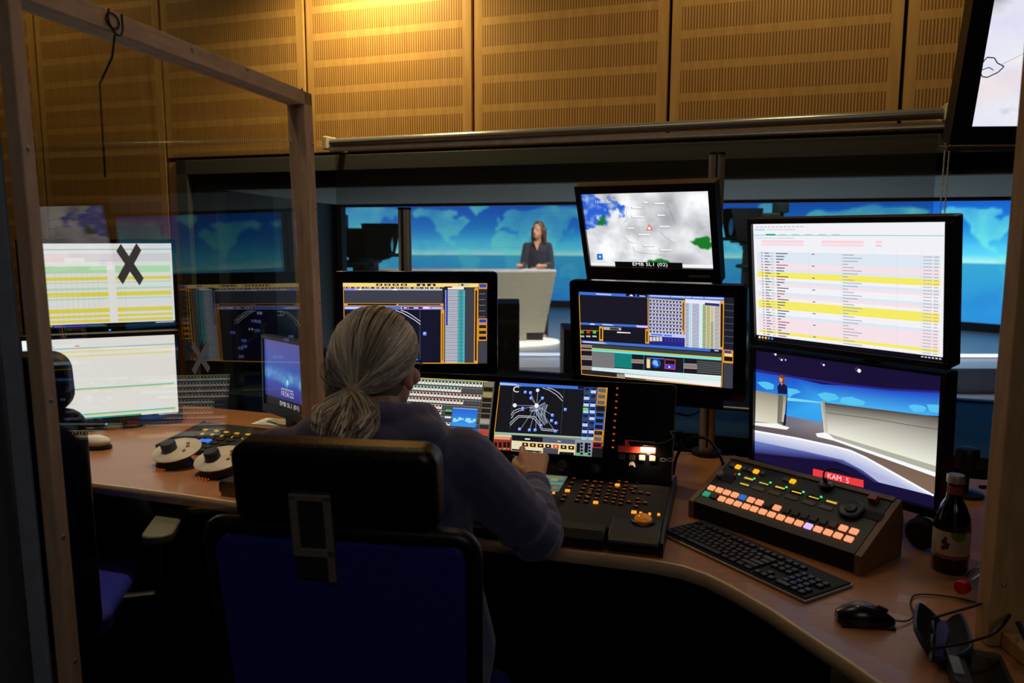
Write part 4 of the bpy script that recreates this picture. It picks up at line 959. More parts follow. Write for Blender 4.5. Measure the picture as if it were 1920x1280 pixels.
# pictures on the two screens
SW, SH = .331, .207
def white_cells(dr):
    r_ = dr.rect
    r_(0, 0, 1, 1, (52, 54, 66), 0); r_(0, 0, .93, .012, (216, 190, 90), 1)
    def row(y, h, n0, n1, kind, n=26, x1=.88):
        for k in range(n):
            a, b = .005+k*x1/n, .005+(k+.9)*x1/n
            if n0 <= k < n1:
                r_(a, y, b, y+h, (226, 226, 214), 1); r_(a+.004, y+h*.05, b-.006, y+h*.5, ((24, 44, 34), (70, 24, 18), (30, 30, 34))[kind], 2)
                r_(a, y+h*.02, a+.012, y+h*.22, ((60, 170, 130), (210, 80, 40), (220, 140, 50))[kind], 3)
            else: r_(a, y, b, y+h, (74, 76, 84), 1); r_(a, y, b, y+h*.12, (150, 150, 110), 2)
    row(.02, .075, 0, 26, 0); row(.115, .075, 0, 20, 0); row(.21, .07, 0, 26, 1); row(.30, .07, 0, 21, 1)
    for y in (.39, .475, .56): row(y, .07, 4, 15, 2, 26, .88)
    row(.65, .05, 0, 18, 2)
    r_(.0, .72, .9, .745, (60, 90, 190), 2); row(.75, .06, 0, 24, 2); row(.83, .06, 0, 6, 1); r_(.05, .9, .6, .97, (216, 210, 190), 1); r_(.5, .93, .86, .985, (226, 200, 110), 2); r_(.3, .86, .42, .9, (190, 60, 50), 2)
    # the picture key
    dr.poly([(.62,.70),(.86,.70),(.86,.44),(.62,.44)], [(60,150,230),(60,150,230),(40,100,210),(40,100,210)], 4); r_(.62, .425, .86, .44, (140, 170, 240), 5)
    for k in range(9): r_(.635+k*.024, .58+.02*math.sin(k*2), .662+k*.024, .62+.02*math.cos(k), (150, 220, 246), 5)
    r_(.55, .46, .61, .49, (90, 190, 60), 4); r_(.55, .5, .61, .53, (20, 24, 30), 4); r_(.55, .56, .61, .59, (226, 226, 214), 4); r_(.55, .62, .61, .65, (40, 60, 130), 4)
    for k in range(12): r_(.895, .01+k*.08, .985, .075+k*.08, ((120, 120, 100), (24, 25, 30), (150, 140, 90), (26, 27, 32), (30, 31, 36), (28, 29, 34), (30, 30, 36), (150, 152, 150), (40, 42, 50), (190, 60, 56), (26, 27, 32), (200, 150, 60))[k], 2); dr.box(.892, .008+k*.08, .988, .078+k*.08, .0008, (170, 140, 60), 3)
dr = Draw(SW, SH); white_cells(dr)
dr.build('screen', SCR, ko, M=PFm @ Matrix.Translation((-.3455, -.0008, 0)), label='left console screen full of small white cells')
dr = Draw(SW, SH, quadmap(((700,128),(1420,166),(1388,634),(652,577)))); P = dr.poly
P([(652,577),(1388,634),(1420,166),(700,128)], (20, 21, 27), 0)
P([(699,150),(1262,180),(1262,160),(700,128)], BLU, 1); P([(700,148),(850,156),(800,140),(700,134)], (170, 196, 246), 2); P([(1222,176),(1262,178),(1262,160),(1222,158)], (20,20,50), 3)
dr.line([(699,152),(663,470),(1238,500)], .002, ORG, 3)
dr.line([(795,160),(766,440)], .0006, (90,94,104), 2); dr.line([(1128,180),(1106,480)], .0006, (90,94,104), 2)
dr.text('C', (808, 180), .027, WHT, 5, 1.1)
for q in (0, 1): dr.line([(985+q*32,168),(1030+q*30,184-q*4),(1078+q*22,214-q*8),(1120+q*2,256-q*20)], .0018, (205, 210, 222), 2)
RP = (205, 212, 226)
for pts in ([(776,350),(790,322),(830,306),(860,304)], [(778,370),(796,336),(836,318),(862,316)], [(766,405),(800,370),(826,352),(900,356),(935,360),(965,400),(985,440),(1060,446),(1090,452)], [(768,420),(806,380),(830,362),(900,366),(928,372),(958,410),(980,450),(1060,456)]): dr.line(pts, .0017, RP, 2)
for w_, c in ((.0125, (176,184,200)), (.0090, (92,98,114))):
    dr.line([(900,312),(950,306),(1002,280),(1008,276)], w_, c, 2 if w_ > .01 else 3); dr.line([(1008,276),(988,330),(992,380),(1008,408)], w_, c, 2 if w_ > .01 else 3); dr.line([(946,320),(975,370),(1008,408)], w_*.8, c, 2 if w_ > .01 else 3)
for p in ((955,190),(905,205),(980,238),(808,286),(855,306),(840,440),(900,446),(940,446),(1070,456),(1050,350),(975,418),(910,240)): dr.line([(946,286), p], .0009, (190,196,212), 4)
for x, y in ((870,196),(905,200),(908,236),(985,236),(853,304),(1138,312),(1052,350),(1046,386),(1076,402),(975,418),(832,442),(898,448),(936,448),(1072,456),(948,320)): icon(dr, x, y, .0098)
dr.disc((953, 184), .0055, (225, 235, 255), 6, 16); dr.disc((800, 284), .0062, (225, 235, 255), 6, 16); dr.disc((946, 286), .0066, WHT, 6, 9)
P([(662,474),(1312,512),(1313,498),(664,460)], (120, 190, 190), 2); P([(660,492),(776,498),(777,482),(661,476)], (216, 206, 160), 2)
P([(652,577),(772,587),(776,500),(658,492)], (150, 52, 36), 2); P([(660,508),(770,514),(771,500),(660,494)], (226, 150, 120), 3)
for x in (672, 702, 732, 758): P([(x-11,570),(x+9,572),(x+11,530),(x-9,528)], (30, 18, 16), 3); P([(x-11,576),(x+9,578),(x+9,568),(x-11,566)], (80,190,70) if x in (672, 732) else (220,80,60), 4)
P([(776,590),(1205,618),(1210,510),(780,486)], (226, 220, 180), 2); P([(780,518),(986,532),(988,498),(781,486)], (20,20,28), 3); P([(986,532),(1206,546),(1208,512),(988,498)], (82, 92, 118), 3); P([(868,512),(902,514),(902,506),(868,504)], WHT, 4); P([(1086,528),(1108,530),(1108,522),(1086,520)], (220,190,120), 4)
for k in range(7):
    x = 848+k*51.5; y = 533+k*3.6; P([(x,y+26),(x+43,y+29),(x+44,y),(x,y-3)], ORG, 3); P([(x+3,y+23),(x+40,y+26),(x+41,y+3),(x+3,y)], (216,70,50) if k == 4 else (16,15,15), 4); P([(x+15,y+16),(x+28,y+17),(x+28,y+8),(x+15,y+7)], (240,226,190), 5)
P([(988,606),(1090,613),(1092,572),(990,566)], (70, 74, 84), 3); P([(780,585),(980,598),(980,590),(780,574)], (18,18,18), 4); P([(1098,612),(1196,618),(1197,600),(1099,594)], (18,18,18), 4)
P([(1206,628),(1315,634),(1325,516),(1212,508)], (140, 148, 164), 2)
for x in (1213, 1266): P([(x,616),(x+22,618),(x+26,536),(x+4,534)], (14,14,16), 3); P([(x,616),(x+22,618),(x+22,602),(x,600)], (70,210,90), 4)
for k in range(4): P([(1240,548+k*22),(1256,549+k*22),(1257,534+k*22),(1241,533+k*22)], (20,20,26), 3); P([(1292,552+k*22),(1308,553+k*22),(1309,538+k*22),(1293,537+k*22)], (20,20,26), 3)
for j in range(8):
    for i in range(2):
        x0, y0 = 1266-j*2.4+i*44, 164+j*44.5+i*2
        P([(x0-4,y0+40),(x0+36,y0+42),(x0+39,y0+4),(x0,y0+2)], (60, 116, 226), 1); P([(x0-2,y0+38),(x0+33,y0+40),(x0+34,y0+20),(x0,y0+18)], (196, 206, 226) if (i*3+j) % 4 else (60,60,70), 2); P([(x0,y0+18),(x0+34,y0+20),(x0+36,y0+6),(x0+2,y0+5)], (16, 20, 44), 3)
P([(1256,322),(1290,324),(1291,302),(1257,300)], (110, 210, 90), 4)
for j in range(10):
    x0, y0 = 1352-j*3.4, 166+j*40.5; c = (ORG, ORG, ORG, (60,62,70), (60,116,226), (60,116,226), (60,116,226), ORG, ORG, (190,180,140))[j] if j < 9 else (210, 40, 50)
    P([(x0,y0+37),(x0+62,y0+41),(x0+65,y0+3),(x0+3,y0)], c, 2); P([(x0+5,y0+32),(x0+57,y0+36),(x0+59,y0+8),(x0+7,y0+5)], (92, 94, 100) if j in (0,1,2,8) else (20, 21, 26), 3)
    if j == 7: P([(x0+14,y0+28),(x0+46,y0+31),(x0+46,y0+12),(x0+14,y0+9)], (40, 50, 70), 4)
dr.line([(1420,166),(1390,560)], .0016, ORG, 4)
dr.build('screen', SCR, ko, M=PFm @ Matrix.Translation((0, -.0008, 0)), label='right console screen showing the lighting plan')
# orange lamps beside the right screen
def onhouse(px, py):
    W = KF @ PFm; q = W.inverted() @ onplane(px, py, W.translation, W.to_3x3() @ Vector((0, 1, 0))); return q.x, q.z
OLED = glow('orange key lamp', (235, 100, 24), .55, (40, 20, 10)); OBR = glow('bright orange key lamp', (255, 150, 40), 1.3, (60, 30, 10)); KEYB = mat('dark rubber key', (36, 30, 26), .6)
for cx, cy in ((1485,170),(1482,214),(1478,257),(1475,300),(1472,343),(1468,387),(1465,431),(1462,474),(1458,518),(1455,563)):
    x, z = onhouse(740+cx/3.5556, 680+cy/3.5556)
    o = MB().rrect(x-.0032, z-.0022, x+.0032, z+.0022, -.0022, 0, .001).build('key_lamp', OLED, ko, M=PFm)
REDP = mat('red label paper', (226, 66, 52), .7, var=.05)
def hq(pts, nm, m_, y=-.0015):
    q = [onhouse(740+a/3.5556, 680+b/3.5556) for a, b in pts]; MB().prism(q[::-1], y, 0, 'y').build(nm, m_, ko, M=PFm, smooth=False)
hq([(1490,552),(1742,566),(1738,606),(1490,594)], 'red_label', REDP); hq([(1536,513),(1570,514),(1568,556),(1534,554)], 'red_label', REDP)
hq([(1640,562),(1738,568),(1736,596),(1640,590)], 'label_hot_spot', mat('white paper', (235, 235, 232), .7), -.0022)  # the lamp's bright pool on the red label, painted as a white patch
for k, (cx, cy) in enumerate(((1515,628),(1583,632),(1650,634),(1720,638))):
    x, z = onhouse(740+cx/3.5556, 680+cy/3.5556); MB().rrect(x-.0085, z-.008, x+.0085, z+.008, -.008, 0, .002).build('console_button', mat('grey console key', (150, 142, 128), .5) if k > 1 else KEYB, ko, bevel=.001, M=PFm)
for cx in (1790, 1836):
    x, z = onhouse(740+cx/3.5556, 680+646/3.5556); MB().tube([(x+.008*math.cos(a*.35), -.001, z+.0042*math.sin(a*.35)) for a in range(18)], .0008, 6, closed=True).build('outline_mark', LGREY, ko, M=PFm)
hq([(1562,690),(1566,664),(1578,656),(1590,656),(1600,668),(1606,694),(1596,694),(1588,680),(1578,684),(1574,676)], 'white_sticker', WHITEP)
for cx, cy, r_ in ((1120, 686, .016), (1340, 708, .015), (790, 650, .016)):
    x, z = onhouse(740+cx/3.5556, 680+cy/3.5556); MB().lathe([(r_, 0), (r_, .012), (r_*.85, .016), (.001, .017)], 24).build('knob', BLACK, ko, M=PFm @ Matrix.Translation((x, 0, z)) @ Matrix(((1,0,0,0),(0,0,-1,0),(0,1,0,0),(0,0,0,1))))
# little touch screen let into the deck
q = [ondeck(*p) for p in ((712,704),(1152,746),(1086,862),(770,806))]
dr = Draw(1, 1); dr.map = None; dr.w = dr.h = 1
sm = Draw(1, 1, None, .0002)
xa, xb = q[3][0]-.005, q[2][0]+.002; ya, yb = min(q[2][1], q[3][1]), max(q[0][1], q[1][1])
ya = q[2][1]; yb = q[1][1]
ds = Draw(xb-xa, yb-ya)
ds.rect(0, 0, 1, 1, (120, 132, 122), 0); ds.rect(0, 0, 1, .08, (70, 80, 170), 1); ds.rect(.05, .15, .95, .34, (150, 160, 130), 1); ds.rect(0, .5, .4, .58, (50, 190, 180), 1); ds.rect(.4, .52, 1, .6, (100, 200, 196), 1); ds.rect(.72, .3, .86, .44, (190, 186, 120), 2); ds.rect(.1, .7, .9, .9, (90, 104, 110), 1)
for k in range(7): ds.rect(.06+k*.13, .72, .15+k*.13, .86, (150, 150, 110), 2)
ds.build('small_touch_screen', screen_mat('small display picture', .5), ko, M=DM @ Matrix.Translation(((xa+xb)/2, (ya+yb)/2, .001)) @ Matrix(((1,0,0,0),(0,0,1,0),(0,-1,0,0),(0,0,0,1))))
# keys of the deck
keys = [[], []]
def keyblock(c, nx, ny, skip=()):
    for j in range(ny):
        for i in range(nx):
            if (i, j) in skip: continue
            u = i/max(nx-1, 1); v = j/max(ny-1, 1)
            a = (c[0][0]+(c[1][0]-c[0][0])*u, c[0][1]+(c[1][1]-c[0][1])*u); b = (c[2][0]+(c[3][0]-c[2][0])*u, c[2][1]+(c[3][1]-c[2][1])*u)
            keys[0].append((a[0]+(b[0]-a[0])*v, a[1]+(b[1]-a[1])*v))
keyblock(((1240,696),(1240,696),(1118,922),(1118,922)), 1, 9); keyblock(((1310,745),(1395,752),(1215,925),(1335,940)), 3, 8); keyblock(((1455,768),(1550,782),(1405,930),(1505,948)), 3, 8)
keyblock(((1622,775),(1622,775),(1592,868),(1592,868)), 1, 4); keyblock(((1358,770),(1358,770),(1280,900),(1280,900)), 1, 5)
keys[0] += [(1640,872),(1690,880),(1620,915),(1560,935),(1625,940),(1670,942),(1610,965),(1440,712),(1502,720),(1572,730),(1640,740),(1705,746),(1820,746),(1650,790),(1580,850)]
keys[0] = [k for k in keys[0] if all((k[0]-b[0])**2+(k[1]-b[1])**2 > 300 for b in ((1485,820),(1340,937),(1152,858),(1060,873)))]
kbm, lbm = MB(), MB()
for cx, cy in keys[0]:
    x, y = ondeck(cx, cy); kbm.box((x-.0062, y-.0052, 0), (x+.0062, y+.0052, .005), M=DM); lbm.box((x-.004, y+.0012, .005), (x+.004, y+.0034, .0056), M=DM)
kk = kbm.build('keys', KEYB, ko, smooth=False); lbm.build('key_lamps', OLED, kk, smooth=False)
for cx, cy in ((1485,820),(1340,937),(1152,858),(1060,873),(1595,1002),(1640,1008),(1700,1014),(1760,1018)):
    x, y = ondeck(cx, cy); s = .62 if cx in (1640,1700,1760,1060) else 1.2
    MB().box((x-.0055*s, y-.004*s, 0), (x+.0055*s, y+.004*s, .006), M=DM).build('lit_key', OBR, ko, bevel=.001)
x, y = ondeck(1655, 1082); MB().lathe([(.028, .008), (.03, .011), (.026, .013), (.023, .012)], 28, M=DM @ Matrix.Translation((x, y, .004))).build('trackball_ring', BLACK, ko)
MB().ell((x, y, .013), (.0225, .0225, .017), n=24, M=DM).build('trackball', mat('amber ball', (206, 120, 24), .25, coat=.4, emit=((230, 130, 20), .22)), ko)
# gooseneck lamp over the red label
lx, lz = onhouse(740+1660/3.5556, 680+550/3.5556)
lp = thing('gooseneck_lamp', 'small black gooseneck lamp shining on the console\'s red label', 'lamp', KF @ PFm @ Matrix.Translation((XRr-.012, -.0, -.03)))
Li = (KF @ PFm @ Matrix.Translation((XRr-.012, 0, -.03))).inverted(); Wm = KF @ PFm
hd = [(lx-.04, -.028, lz+.004), (lx+.035, -.03, lz+.002)]
MB().tube(hd, .0065, 12).build('lamp_head', BLACK, lp, M=Li @ Wm)
MB().tube([hd[1], (lx+.06, -.036, lz+.006), (lx+.085, -.04, lz+.02), (XRr-.01, -.03, lz+.04), (XRr+.02, .02, lz+.05), (XRr+.015, .03, lz+.0), (XRr-.012, .012, -.03)], .0035, 8).build('gooseneck', BLACK, lp, M=Li @ Wm)
MB().box((lx+.0, -.0225, lz-.003), (lx+.03, -.021, lz+.001)).build('lamp_lens', glow('lamp lens', (255, 200, 140), 3.0), lp, M=Li @ Wm)
LAMP_W = Wm @ Vector((lx+.012, -.030, lz-.013)); LAMP_T = Wm @ Vector((lx+.012, 0, lz-.028))

# ------------------------------------------------------------------ sloped key panel in a wooden case
FLp, FRp = Vector((.4755, 2.0649, .741)), Vector((.7751, 1.6849, .741))
SWW = (FRp-FLp).length; SY = math.degrees(math.atan2(FRp.y-FLp.y, FRp.x-FLp.x))
SF = frame(FLp, SY); SI = SF.inverted()
sp_ = thing('key_panel', 'wood edged sloping panel with rows of glowing orange keys on the right of the desk', 'control panel', SF)
HF, HB, DB = .045, .140, .172
prof = [(0, 0), (DB+.015, 0), (DB+.015, HB-.05), (DB, HB), (0, HF)]
for x in (0, SWW-.016): MB().prism(prof, x, x+.016, 'x').build('side_board', mat('walnut side', (122, 92, 62), .55, var=.2, scale=6, stretch=(6, 1, 6)), sp_, bevel=.001)
MB().prism([(.004, .002), (DB+.01, .002), (DB+.01, HB-.05), (DB-.004, HB-.006), (.004, HF-.005)], .016, SWW-.016, 'x').build('case', BLACKM, sp_, bevel=.001)
ang = math.atan2(HB-HF, DB)
SM = Matrix.Translation((0, 0, HF-.003)) @ Matrix.Rotation(ang, 4, 'X')      # x right, y up the slope, z off it
SL = math.hypot(DB, HB-HF)
MB().box((.014, SL-.012, -.004), (SWW-.014, SL+.002, .006)).build('rear_trim', MATS['walnut side'], sp_, bevel=.001, M=SM)
MB().box((.018, .004, -.002), (SWW-.018, SL-.014, .002)).build('face_plate', mat('dark face plate', (34, 33, 35), .5), sp_, M=SM, smooth=False)
sW = (SF @ SM); sWi = sW.inverted()
def onslope(cx, cy):
    q = sWi @ onplane(1240+cx/3.84, 820+cy/3.84, sW @ Vector((0, 0, .004)), sW.to_3x3() @ Vector((0, 0, 1))); return q.x, q.y
KC = dict(o=glow('salmon key', (255, 158, 112), 1.05, (120, 80, 60)), g=glow('green key', (30, 150, 110), .9), b=glow('blue key', (30, 110, 190), .9), l=glow('lilac key', (226, 190, 250), 1.0), d=mat('unlit key', (40, 36, 34), .4), n=mat('brown unlit key', (84, 56, 42), .4), y=glow('amber key', (255, 180, 20), 1.1), q=mat('grey unlit key', (92, 88, 84), .4), r=mat('dusky pink key', (150, 84, 82), .4))
KL = dict(o='glowing salmon orange key', g='glowing green key', b='glowing blue key', l='glowing lilac key', d='dark unlit key', n='brown unlit key', y='glowing amber key', q='grey unlit key', r='dusky pink key')
def skey(cx, cy, k, w=.0185, h=.0155, t=.007):
    x, y = onslope(cx, cy)
    o = MB().box((x-w/2, y-h/2, 0), (x+w/2, y+h/2, t)).build('key', KC[k], sp_, bevel=.0012, M=SM); o['label'] = KL[k]
for k, cx in zip('ooooboodo'+'dddddnoo', (362,417,472,529,585,645,706,768,832,900,965,1030,1097,1165,1235,1310,1387)): skey(cx, 362+(cx-362)*.3054, k)
for k, cx in zip('gd'+'o'*10+'l'+'oooo', (325,380,435,492,550,610,668,730,793,858,923,990,1058,1128,1200,1272,1350)): skey(cx, 406+(cx-325)*.3161, k)
for cx, cy, k in ((512,200,'q'),(553,211,'y'),(598,223,'q'),(640,235,'q'),(682,244,'y'),(728,256,'q'),(897,302,'q'),(946,315,'y')): skey(cx, cy, k, .0145, .013)
skey(1530, 450, 'r', .020, .018, .016)
YT = screen_mat('amber readout', 1.1)
for n_, (cx, cy) in enumerate(((630,294),(600,334),(740,327),(855,358),(975,391),(1100,428),(1225,462))):
    x, y = onslope(cx, cy); o = MB().box((x-.017, y-.007, 0), (x+.017, y+.007, .003)).build('readout', GLOSSB, sp_, M=SM)
    dd = Draw(.03, .01); 
    for k in range(7): dd.rect(.06+k*.13, .25+.1*((k*3+n_) % 3), .15+k*.13, .8, (250, 220, 40), 1)
    dd.build('digits', YT, o, M=Matrix.Translation((x, y, .0032)) @ Matrix.Rotation(R(-90), 4, 'X'))
    if n_ > 1: x2, y2 = onslope(cx-40, cy+38); MB().box((x2-.017, y2-.006, 0), (x2+.017, y2+.006, .004)).build('label_window', mat('label strip', (96, 84, 76), .4), sp_, M=SM)
for cx, cy, g in ((560,262,1),(670,294,1),(785,323,0),(900,356,0),(1022,390,0),(1150,426,0)):
    x, y = onslope(cx, cy); MB().ell((x, y, .003), (.0032, .0032, .003), n=10).build('status_light', glow('green light', (60, 240, 120), 1.3 if g else .5), sp_, M=SM)
x, y = onslope(532, 262); MB().ell((x, y, .003), (.003, .003, .003), n=10).build('status_light', glow('red light', (190, 20, 20), .7), sp_, M=SM)
x, y = onslope(1370, 525); MB().lathe([(.030, .002), (.030, .010), (.026, .013), (.014, .011), (.012, .015), (.001, .016)], 32).build('jog_wheel', BLACK, sp_, M=SM @ Matrix.Translation((x, y, 0)))
x, y = onslope(425, 268); MB().lathe([(.010, .0), (.010, .012), (.001, .013)], 20).build('knob', GREY, sp_, M=SM @ Matrix.Translation((x, y, 0)))
for cx, cy in ((470,290),(1525,560)): x, y = onslope(cx, cy); MB().box((x-.022, y-.012, 0), (x+.022, y+.012, .004)).build('button_field', BLACKM, sp_, M=SM)
# microphone and lamp with cords on the panel
def cable(name, pts, rad, label, m_=BLACKM, cat='cable'):
    o = MB().tube([Vector(p) for p in smooth_path(pts)], rad, 8).build(name, m_); return tag(o, label, cat)
def smooth_path(pts, n=6):
    p = [Vector(q) for q in pts]; r = []
    for i in range(len(p)-1):
        a, b, c, d = p[max(i-1, 0)], p[i], p[i+1], p[min(i+2, len(p)-1)]
        for k in range(n):
            t = k/n; r.append(.5*((2*b)+(-a+c)*t+(2*a-5*b+4*c-d)*t*t+(-a+3*b-3*c+d)*t**3))
    return r+[p[-1]]
x, y = onslope(1185, 355); p0 = sW @ Vector((x, y, .004))
mt = thing('desk_lamp', 'small black lamp clipped on the key panel, in front of the red caption', 'lamp', Matrix.Translation(p0))
MB().lathe([(.018, 0), (.018, .006), (.012, .012), (.001, .013)], 20).build('base', BLACK, mt)
MB().tube(smooth_path([(0, 0, .008), (-.006, .004, .025), (.0, .008, .040), (.018, .002, .046), (.045, -.012, .040), (.058, -.02, .030)]), .0024, 8).build('gooseneck', BLACK, mt)
MB().tube([(.0, .0, .012), (-.004, .002, .022)], .006, 10).build('joint', BLACK, mt)
x, y = onslope(446, 190); p0 = sW @ Vector((x, y, .004))
cable('microphone_cable', [p0, p0+Vector((-.012, .01, .03)), p0+Vector((-.03, .03, .055)), p0+Vector((-.05, .06, .06)), p0+Vector((-.08, .10, .04)), p0+Vector((-.10, .14, -.02)), p0+Vector((-.1, .18, -.085))], .0045, 'thick black cord arching up from the left end of the key panel')

# ------------------------------------------------------------------ keyboard
kb0, kb1, kb2, kb3 = Vector((.474, 2.008, 0)), Vector((.396, 1.931, 0)), Vector((.619, 1.561, 0)), Vector((.746, 1.654, 0))
ctr = (kb0+kb1+kb2+kb3)/4; KBY = math.degrees(math.atan2((kb2-kb1).y, (kb2-kb1).x))
kb = thing('keyboard', 'black full size keyboard with a silver rim in front of the key panel', 'keyboard', frame((ctr.x-.004, ctr.y-.004, .741), KBY))
KW, KD = .445, .150
mb = MB().prism([(-KW/2, -KD/2), (KW/2, -KD/2), (KW/2, KD/2), (-KW/2, KD/2)], .002, .010); mb.build('base', BLACKM, kb, bevel=.004)
MB().prism([(-KW/2-.003, -KD/2-.003), (KW/2+.003, -KD/2-.003), (KW/2+.003, KD/2+.003), (-KW/2-.003, KD/2+.003)], .0, .006).build('silver_rim', mat('silver plastic', (168, 170, 172), .35, .5), kb, bevel=.002)
rows_ = [(-.064, [(0, 1.25), (1.25, 1.25), (2.5, 1.25), (3.75, 6.25), (10, 1.25), (11.25, 1.25), (12.5, 1.25), (13.75, 1.25), (15.3, 1), (16.3, 1), (17.3, 1), (18.6, 2), (20.6, 1), (21.6, 1)])]
rows_ += [(-.045, [(0, 2.25)]+[(2.25+k, 1) for k in range(10)]+[(12.25, 2.75), (16.3, 1), (18.6, 1), (19.6, 1), (20.6, 1), (21.6, 1)])]
rows_ += [(-.026, [(0, 1.75)]+[(1.75+k, 1) for k in range(11)]+[(12.75, 2.25), (18.6, 1), (19.6, 1), (20.6, 1)])]
rows_ += [(-.007, [(0, 1.5)]+[(1.5+k, 1) for k in range(12)]+[(13.5, 1.5), (15.3, 1), (16.3, 1), (17.3, 1), (18.6, 1), (19.6, 1), (20.6, 1), (21.6, 1)])]
rows_ += [(.012, [(k, 1) for k in range(13)]+[(13, 2), (15.3, 1), (16.3, 1), (17.3, 1), (18.6, 1), (19.6, 1), (20.6, 1), (21.6, 1)])]
rows_ += [(.040, [(0, 1)]+[(2+k, 1) for k in range(4)]+[(6.5+k, 1) for k in range(4)]+[(11+k, 1) for k in range(4)]+[(15.3, 1), (16.3, 1), (17.3, 1)])]
U = .0188; mb = MB()
for y, ks in rows_:
    for x, w_ in ks:
        a = -KW/2+.012+x*U; b = a+w_*U-.0022; c, d = y-.0083, y+.0083
        mb.add([(a,c,.009),(b,c,.009),(b,d,.009),(a,d,.009),(a+.0022,c+.0022,.016),(b-.0022,c+.0022,.016),(b-.0022,d-.0015,.0165),(a+.0022,d-.0015,.0165)], [(0,3,2,1),(4,5,6,7),(0,1,5,4),(1,2,6,5),(2,3,7,6),(3,0,4,7)])
mb.build('keys', mat('black keycap', (30, 31, 36), .38), kb, bevel=.0006, seg=1)

# ------------------------------------------------------------------ pointing device and its lead
a, b = atz(1570, 1162, .741), atz(1674, 1170, .741)
my = math.degrees(math.atan2((b-a).y, (b-a).x))
mo = thing('computer_mouse', 'black computer mouse with a lead on the right wing of the desk', 'mouse', frame(((a.x+b.x)/2, (a.y+b.y)/2, .741), my))
mb = MB(); vs, n = [], 24
for i in range(13):
    t = i/12; X = -.054+.108*t; w_ = .031*math.sin(math.pi*min(max(t*.9+.07, 0), 1))**.55*(1-.12*t); hgt = (.037*math.sin(math.pi*(t*.78+.16))**.9)
    for j in range(n):
        u = math.pi*j/(n-1); vs.append((X, w_*math.cos(u), .003+hgt*math.sin(u)**.75))
mb.add(vs, [(i*n+j, i*n+j+1, (i+1)*n+j+1, (i+1)*n+j) for i in range(12) for j in range(n-1)]+[tuple(range(n)), tuple(12*n+k for k in range(n-1, -1, -1))])
mb.build('shell', mat('dark glossy mouse', (14, 15, 19), .28, coat=.3), mo)
MB().tube([(.022, 0, .034), (.040, 0, .027)], .0035, 10).build('scroll_wheel', RUBBER, mo)
MB().prism([(-.05, -.03), (.05, -.026), (.05, .026), (-.05, .03)], 0, .004).build('sole', RUBBER, mo)
e = mo.matrix_world @ Vector((.055, 0, .008))
cable('mouse_lead', [e, e+Vector((.025, .006, -.004)), e+Vector((.052, .03, -.004)), (e.x+.075, e.y+.09, .744), (e.x+.11, e.y+.125, .744), (e.x+.18, e.y+.11, .744), (e.x+.24, e.y+.06, .744)], .0016, 'thin black lead looping from the black mouse behind the spectacle case', BLACKM)

# ------------------------------------------------------------------ sunglasses in an open case
hn, hf = atz(1752, 1240, .748), atz(1770, 1172, .748)
ln, lf, rn, rf = atz(1713, 1182, .795), atz(1722, 1120, .80), atz(1829, 1222, .79), atz(1802, 1140, .795)
cs_ = thing('spectacle_case', 'open dark blue spectacle case holding the sunglasses on the right wing of the desk', 'case', Matrix.Translation(((hn+hf)/2).to_tuple()[:2]+(.741,)))
CI = cs_.matrix_world.inverted()
def shell(a, b, c, d, nm, out):
    """rounded flap with hinge a-b and free edge d-c, a little dished"""
    nx_, ny_ = 10, 8; vs = []
    for j in range(ny_+1):
        for i in range(nx_+1):
            u, v = i/nx_, j/ny_
            sq = 1-.22*v**3*abs(2*u-1)**3
            uu = .5+(u-.5)*sq
            p = (a.lerp(b, uu)).lerp(d.lerp(c, uu), v*(1-.10*v*abs(2*u-1)**2.5)); p = p+out*(.010*math.sin(math.pi*v)*math.sin(math.pi*u)); vs.append(p)
    n_ = len(vs); vs += [p+out*.005 for p in vs]
    W_ = nx_+1; fs = []
    for j in range(ny_):
        for i in range(nx_):
            q = (j*W_+i, j*W_+i+1, (j+1)*W_+i+1, (j+1)*W_+i); fs += [q, tuple(n_+k for k in q[::-1])]
    rim = [i for i in range(W_)]+[j*W_+nx_ for j in range(1, ny_+1)]+[ny_*W_+i for i in range(nx_-1, -1, -1)]+[j*W_ for j in range(ny_-1, 0, -1)]
    for p, q in zip(rim, rim[1:]+rim[:1]): fs.append((p, q, n_+q, n_+p))
    o = MB().add(vs, fs).build(nm, mat('dark blue case shell', (40, 44, 84), .45), cs_, M=CI); return vs[:n_], rim
outl_ = ((ln+lf)/2-(hn+hf)/2).cross(hf-hn).normalized(); outl_ = outl_ if outl_.x < 0 else -outl_
outr_ = ((rn+rf)/2-(hn+hf)/2).cross(hf-hn).normalized(); outr_ = outr_ if outr_.x > 0 else -outr_
for (a_, b_, c_, d_), nm, o_ in (((hn, hf, lf, ln), 'left_shell', outl_), ((hn, hf, rf, rn), 'right_shell', outr_)):
    vv, rim = shell(a_, b_, c_, d_, nm, o_)
    MB().tube([vv[k] for k in rim], .0028, 6, closed=True).build('rim', mat('case rim', (58, 62, 96), .4), cs_, M=CI)
    ins = MB(); W_ = 11; ins.add([p-o_*.0012 for p in vv], [(j*W_+i, j*W_+i+1, (j+1)*W_+i+1, (j+1)*W_+i) for j in range(8) for i in range(10)]); ins.build('lining', mat('black lining', (10, 10, 14), .9), cs_, M=CI)
bm_ = (hn+hf)/2; MB().add([hn+Vector((-.012,0,.010)), hf+Vector((-.012,0,.010)), hf+Vector((.014,0,.010)), hn+Vector((.014,0,.010)), hn+Vector((-.012,0,.006)), hf+Vector((-.012,0,.006)), hf+Vector((.014,0,.006)), hn+Vector((.014,0,.006))], [(3,2,1,0),(4,5,6,7),(0,1,5,4),(1,2,6,5),(2,3,7,6),(3,0,4,7)]).build('cleaning_cloth', mat('violet cloth', (62, 60, 120), .9), cs_, M=CI, label='violet cloth in the case')
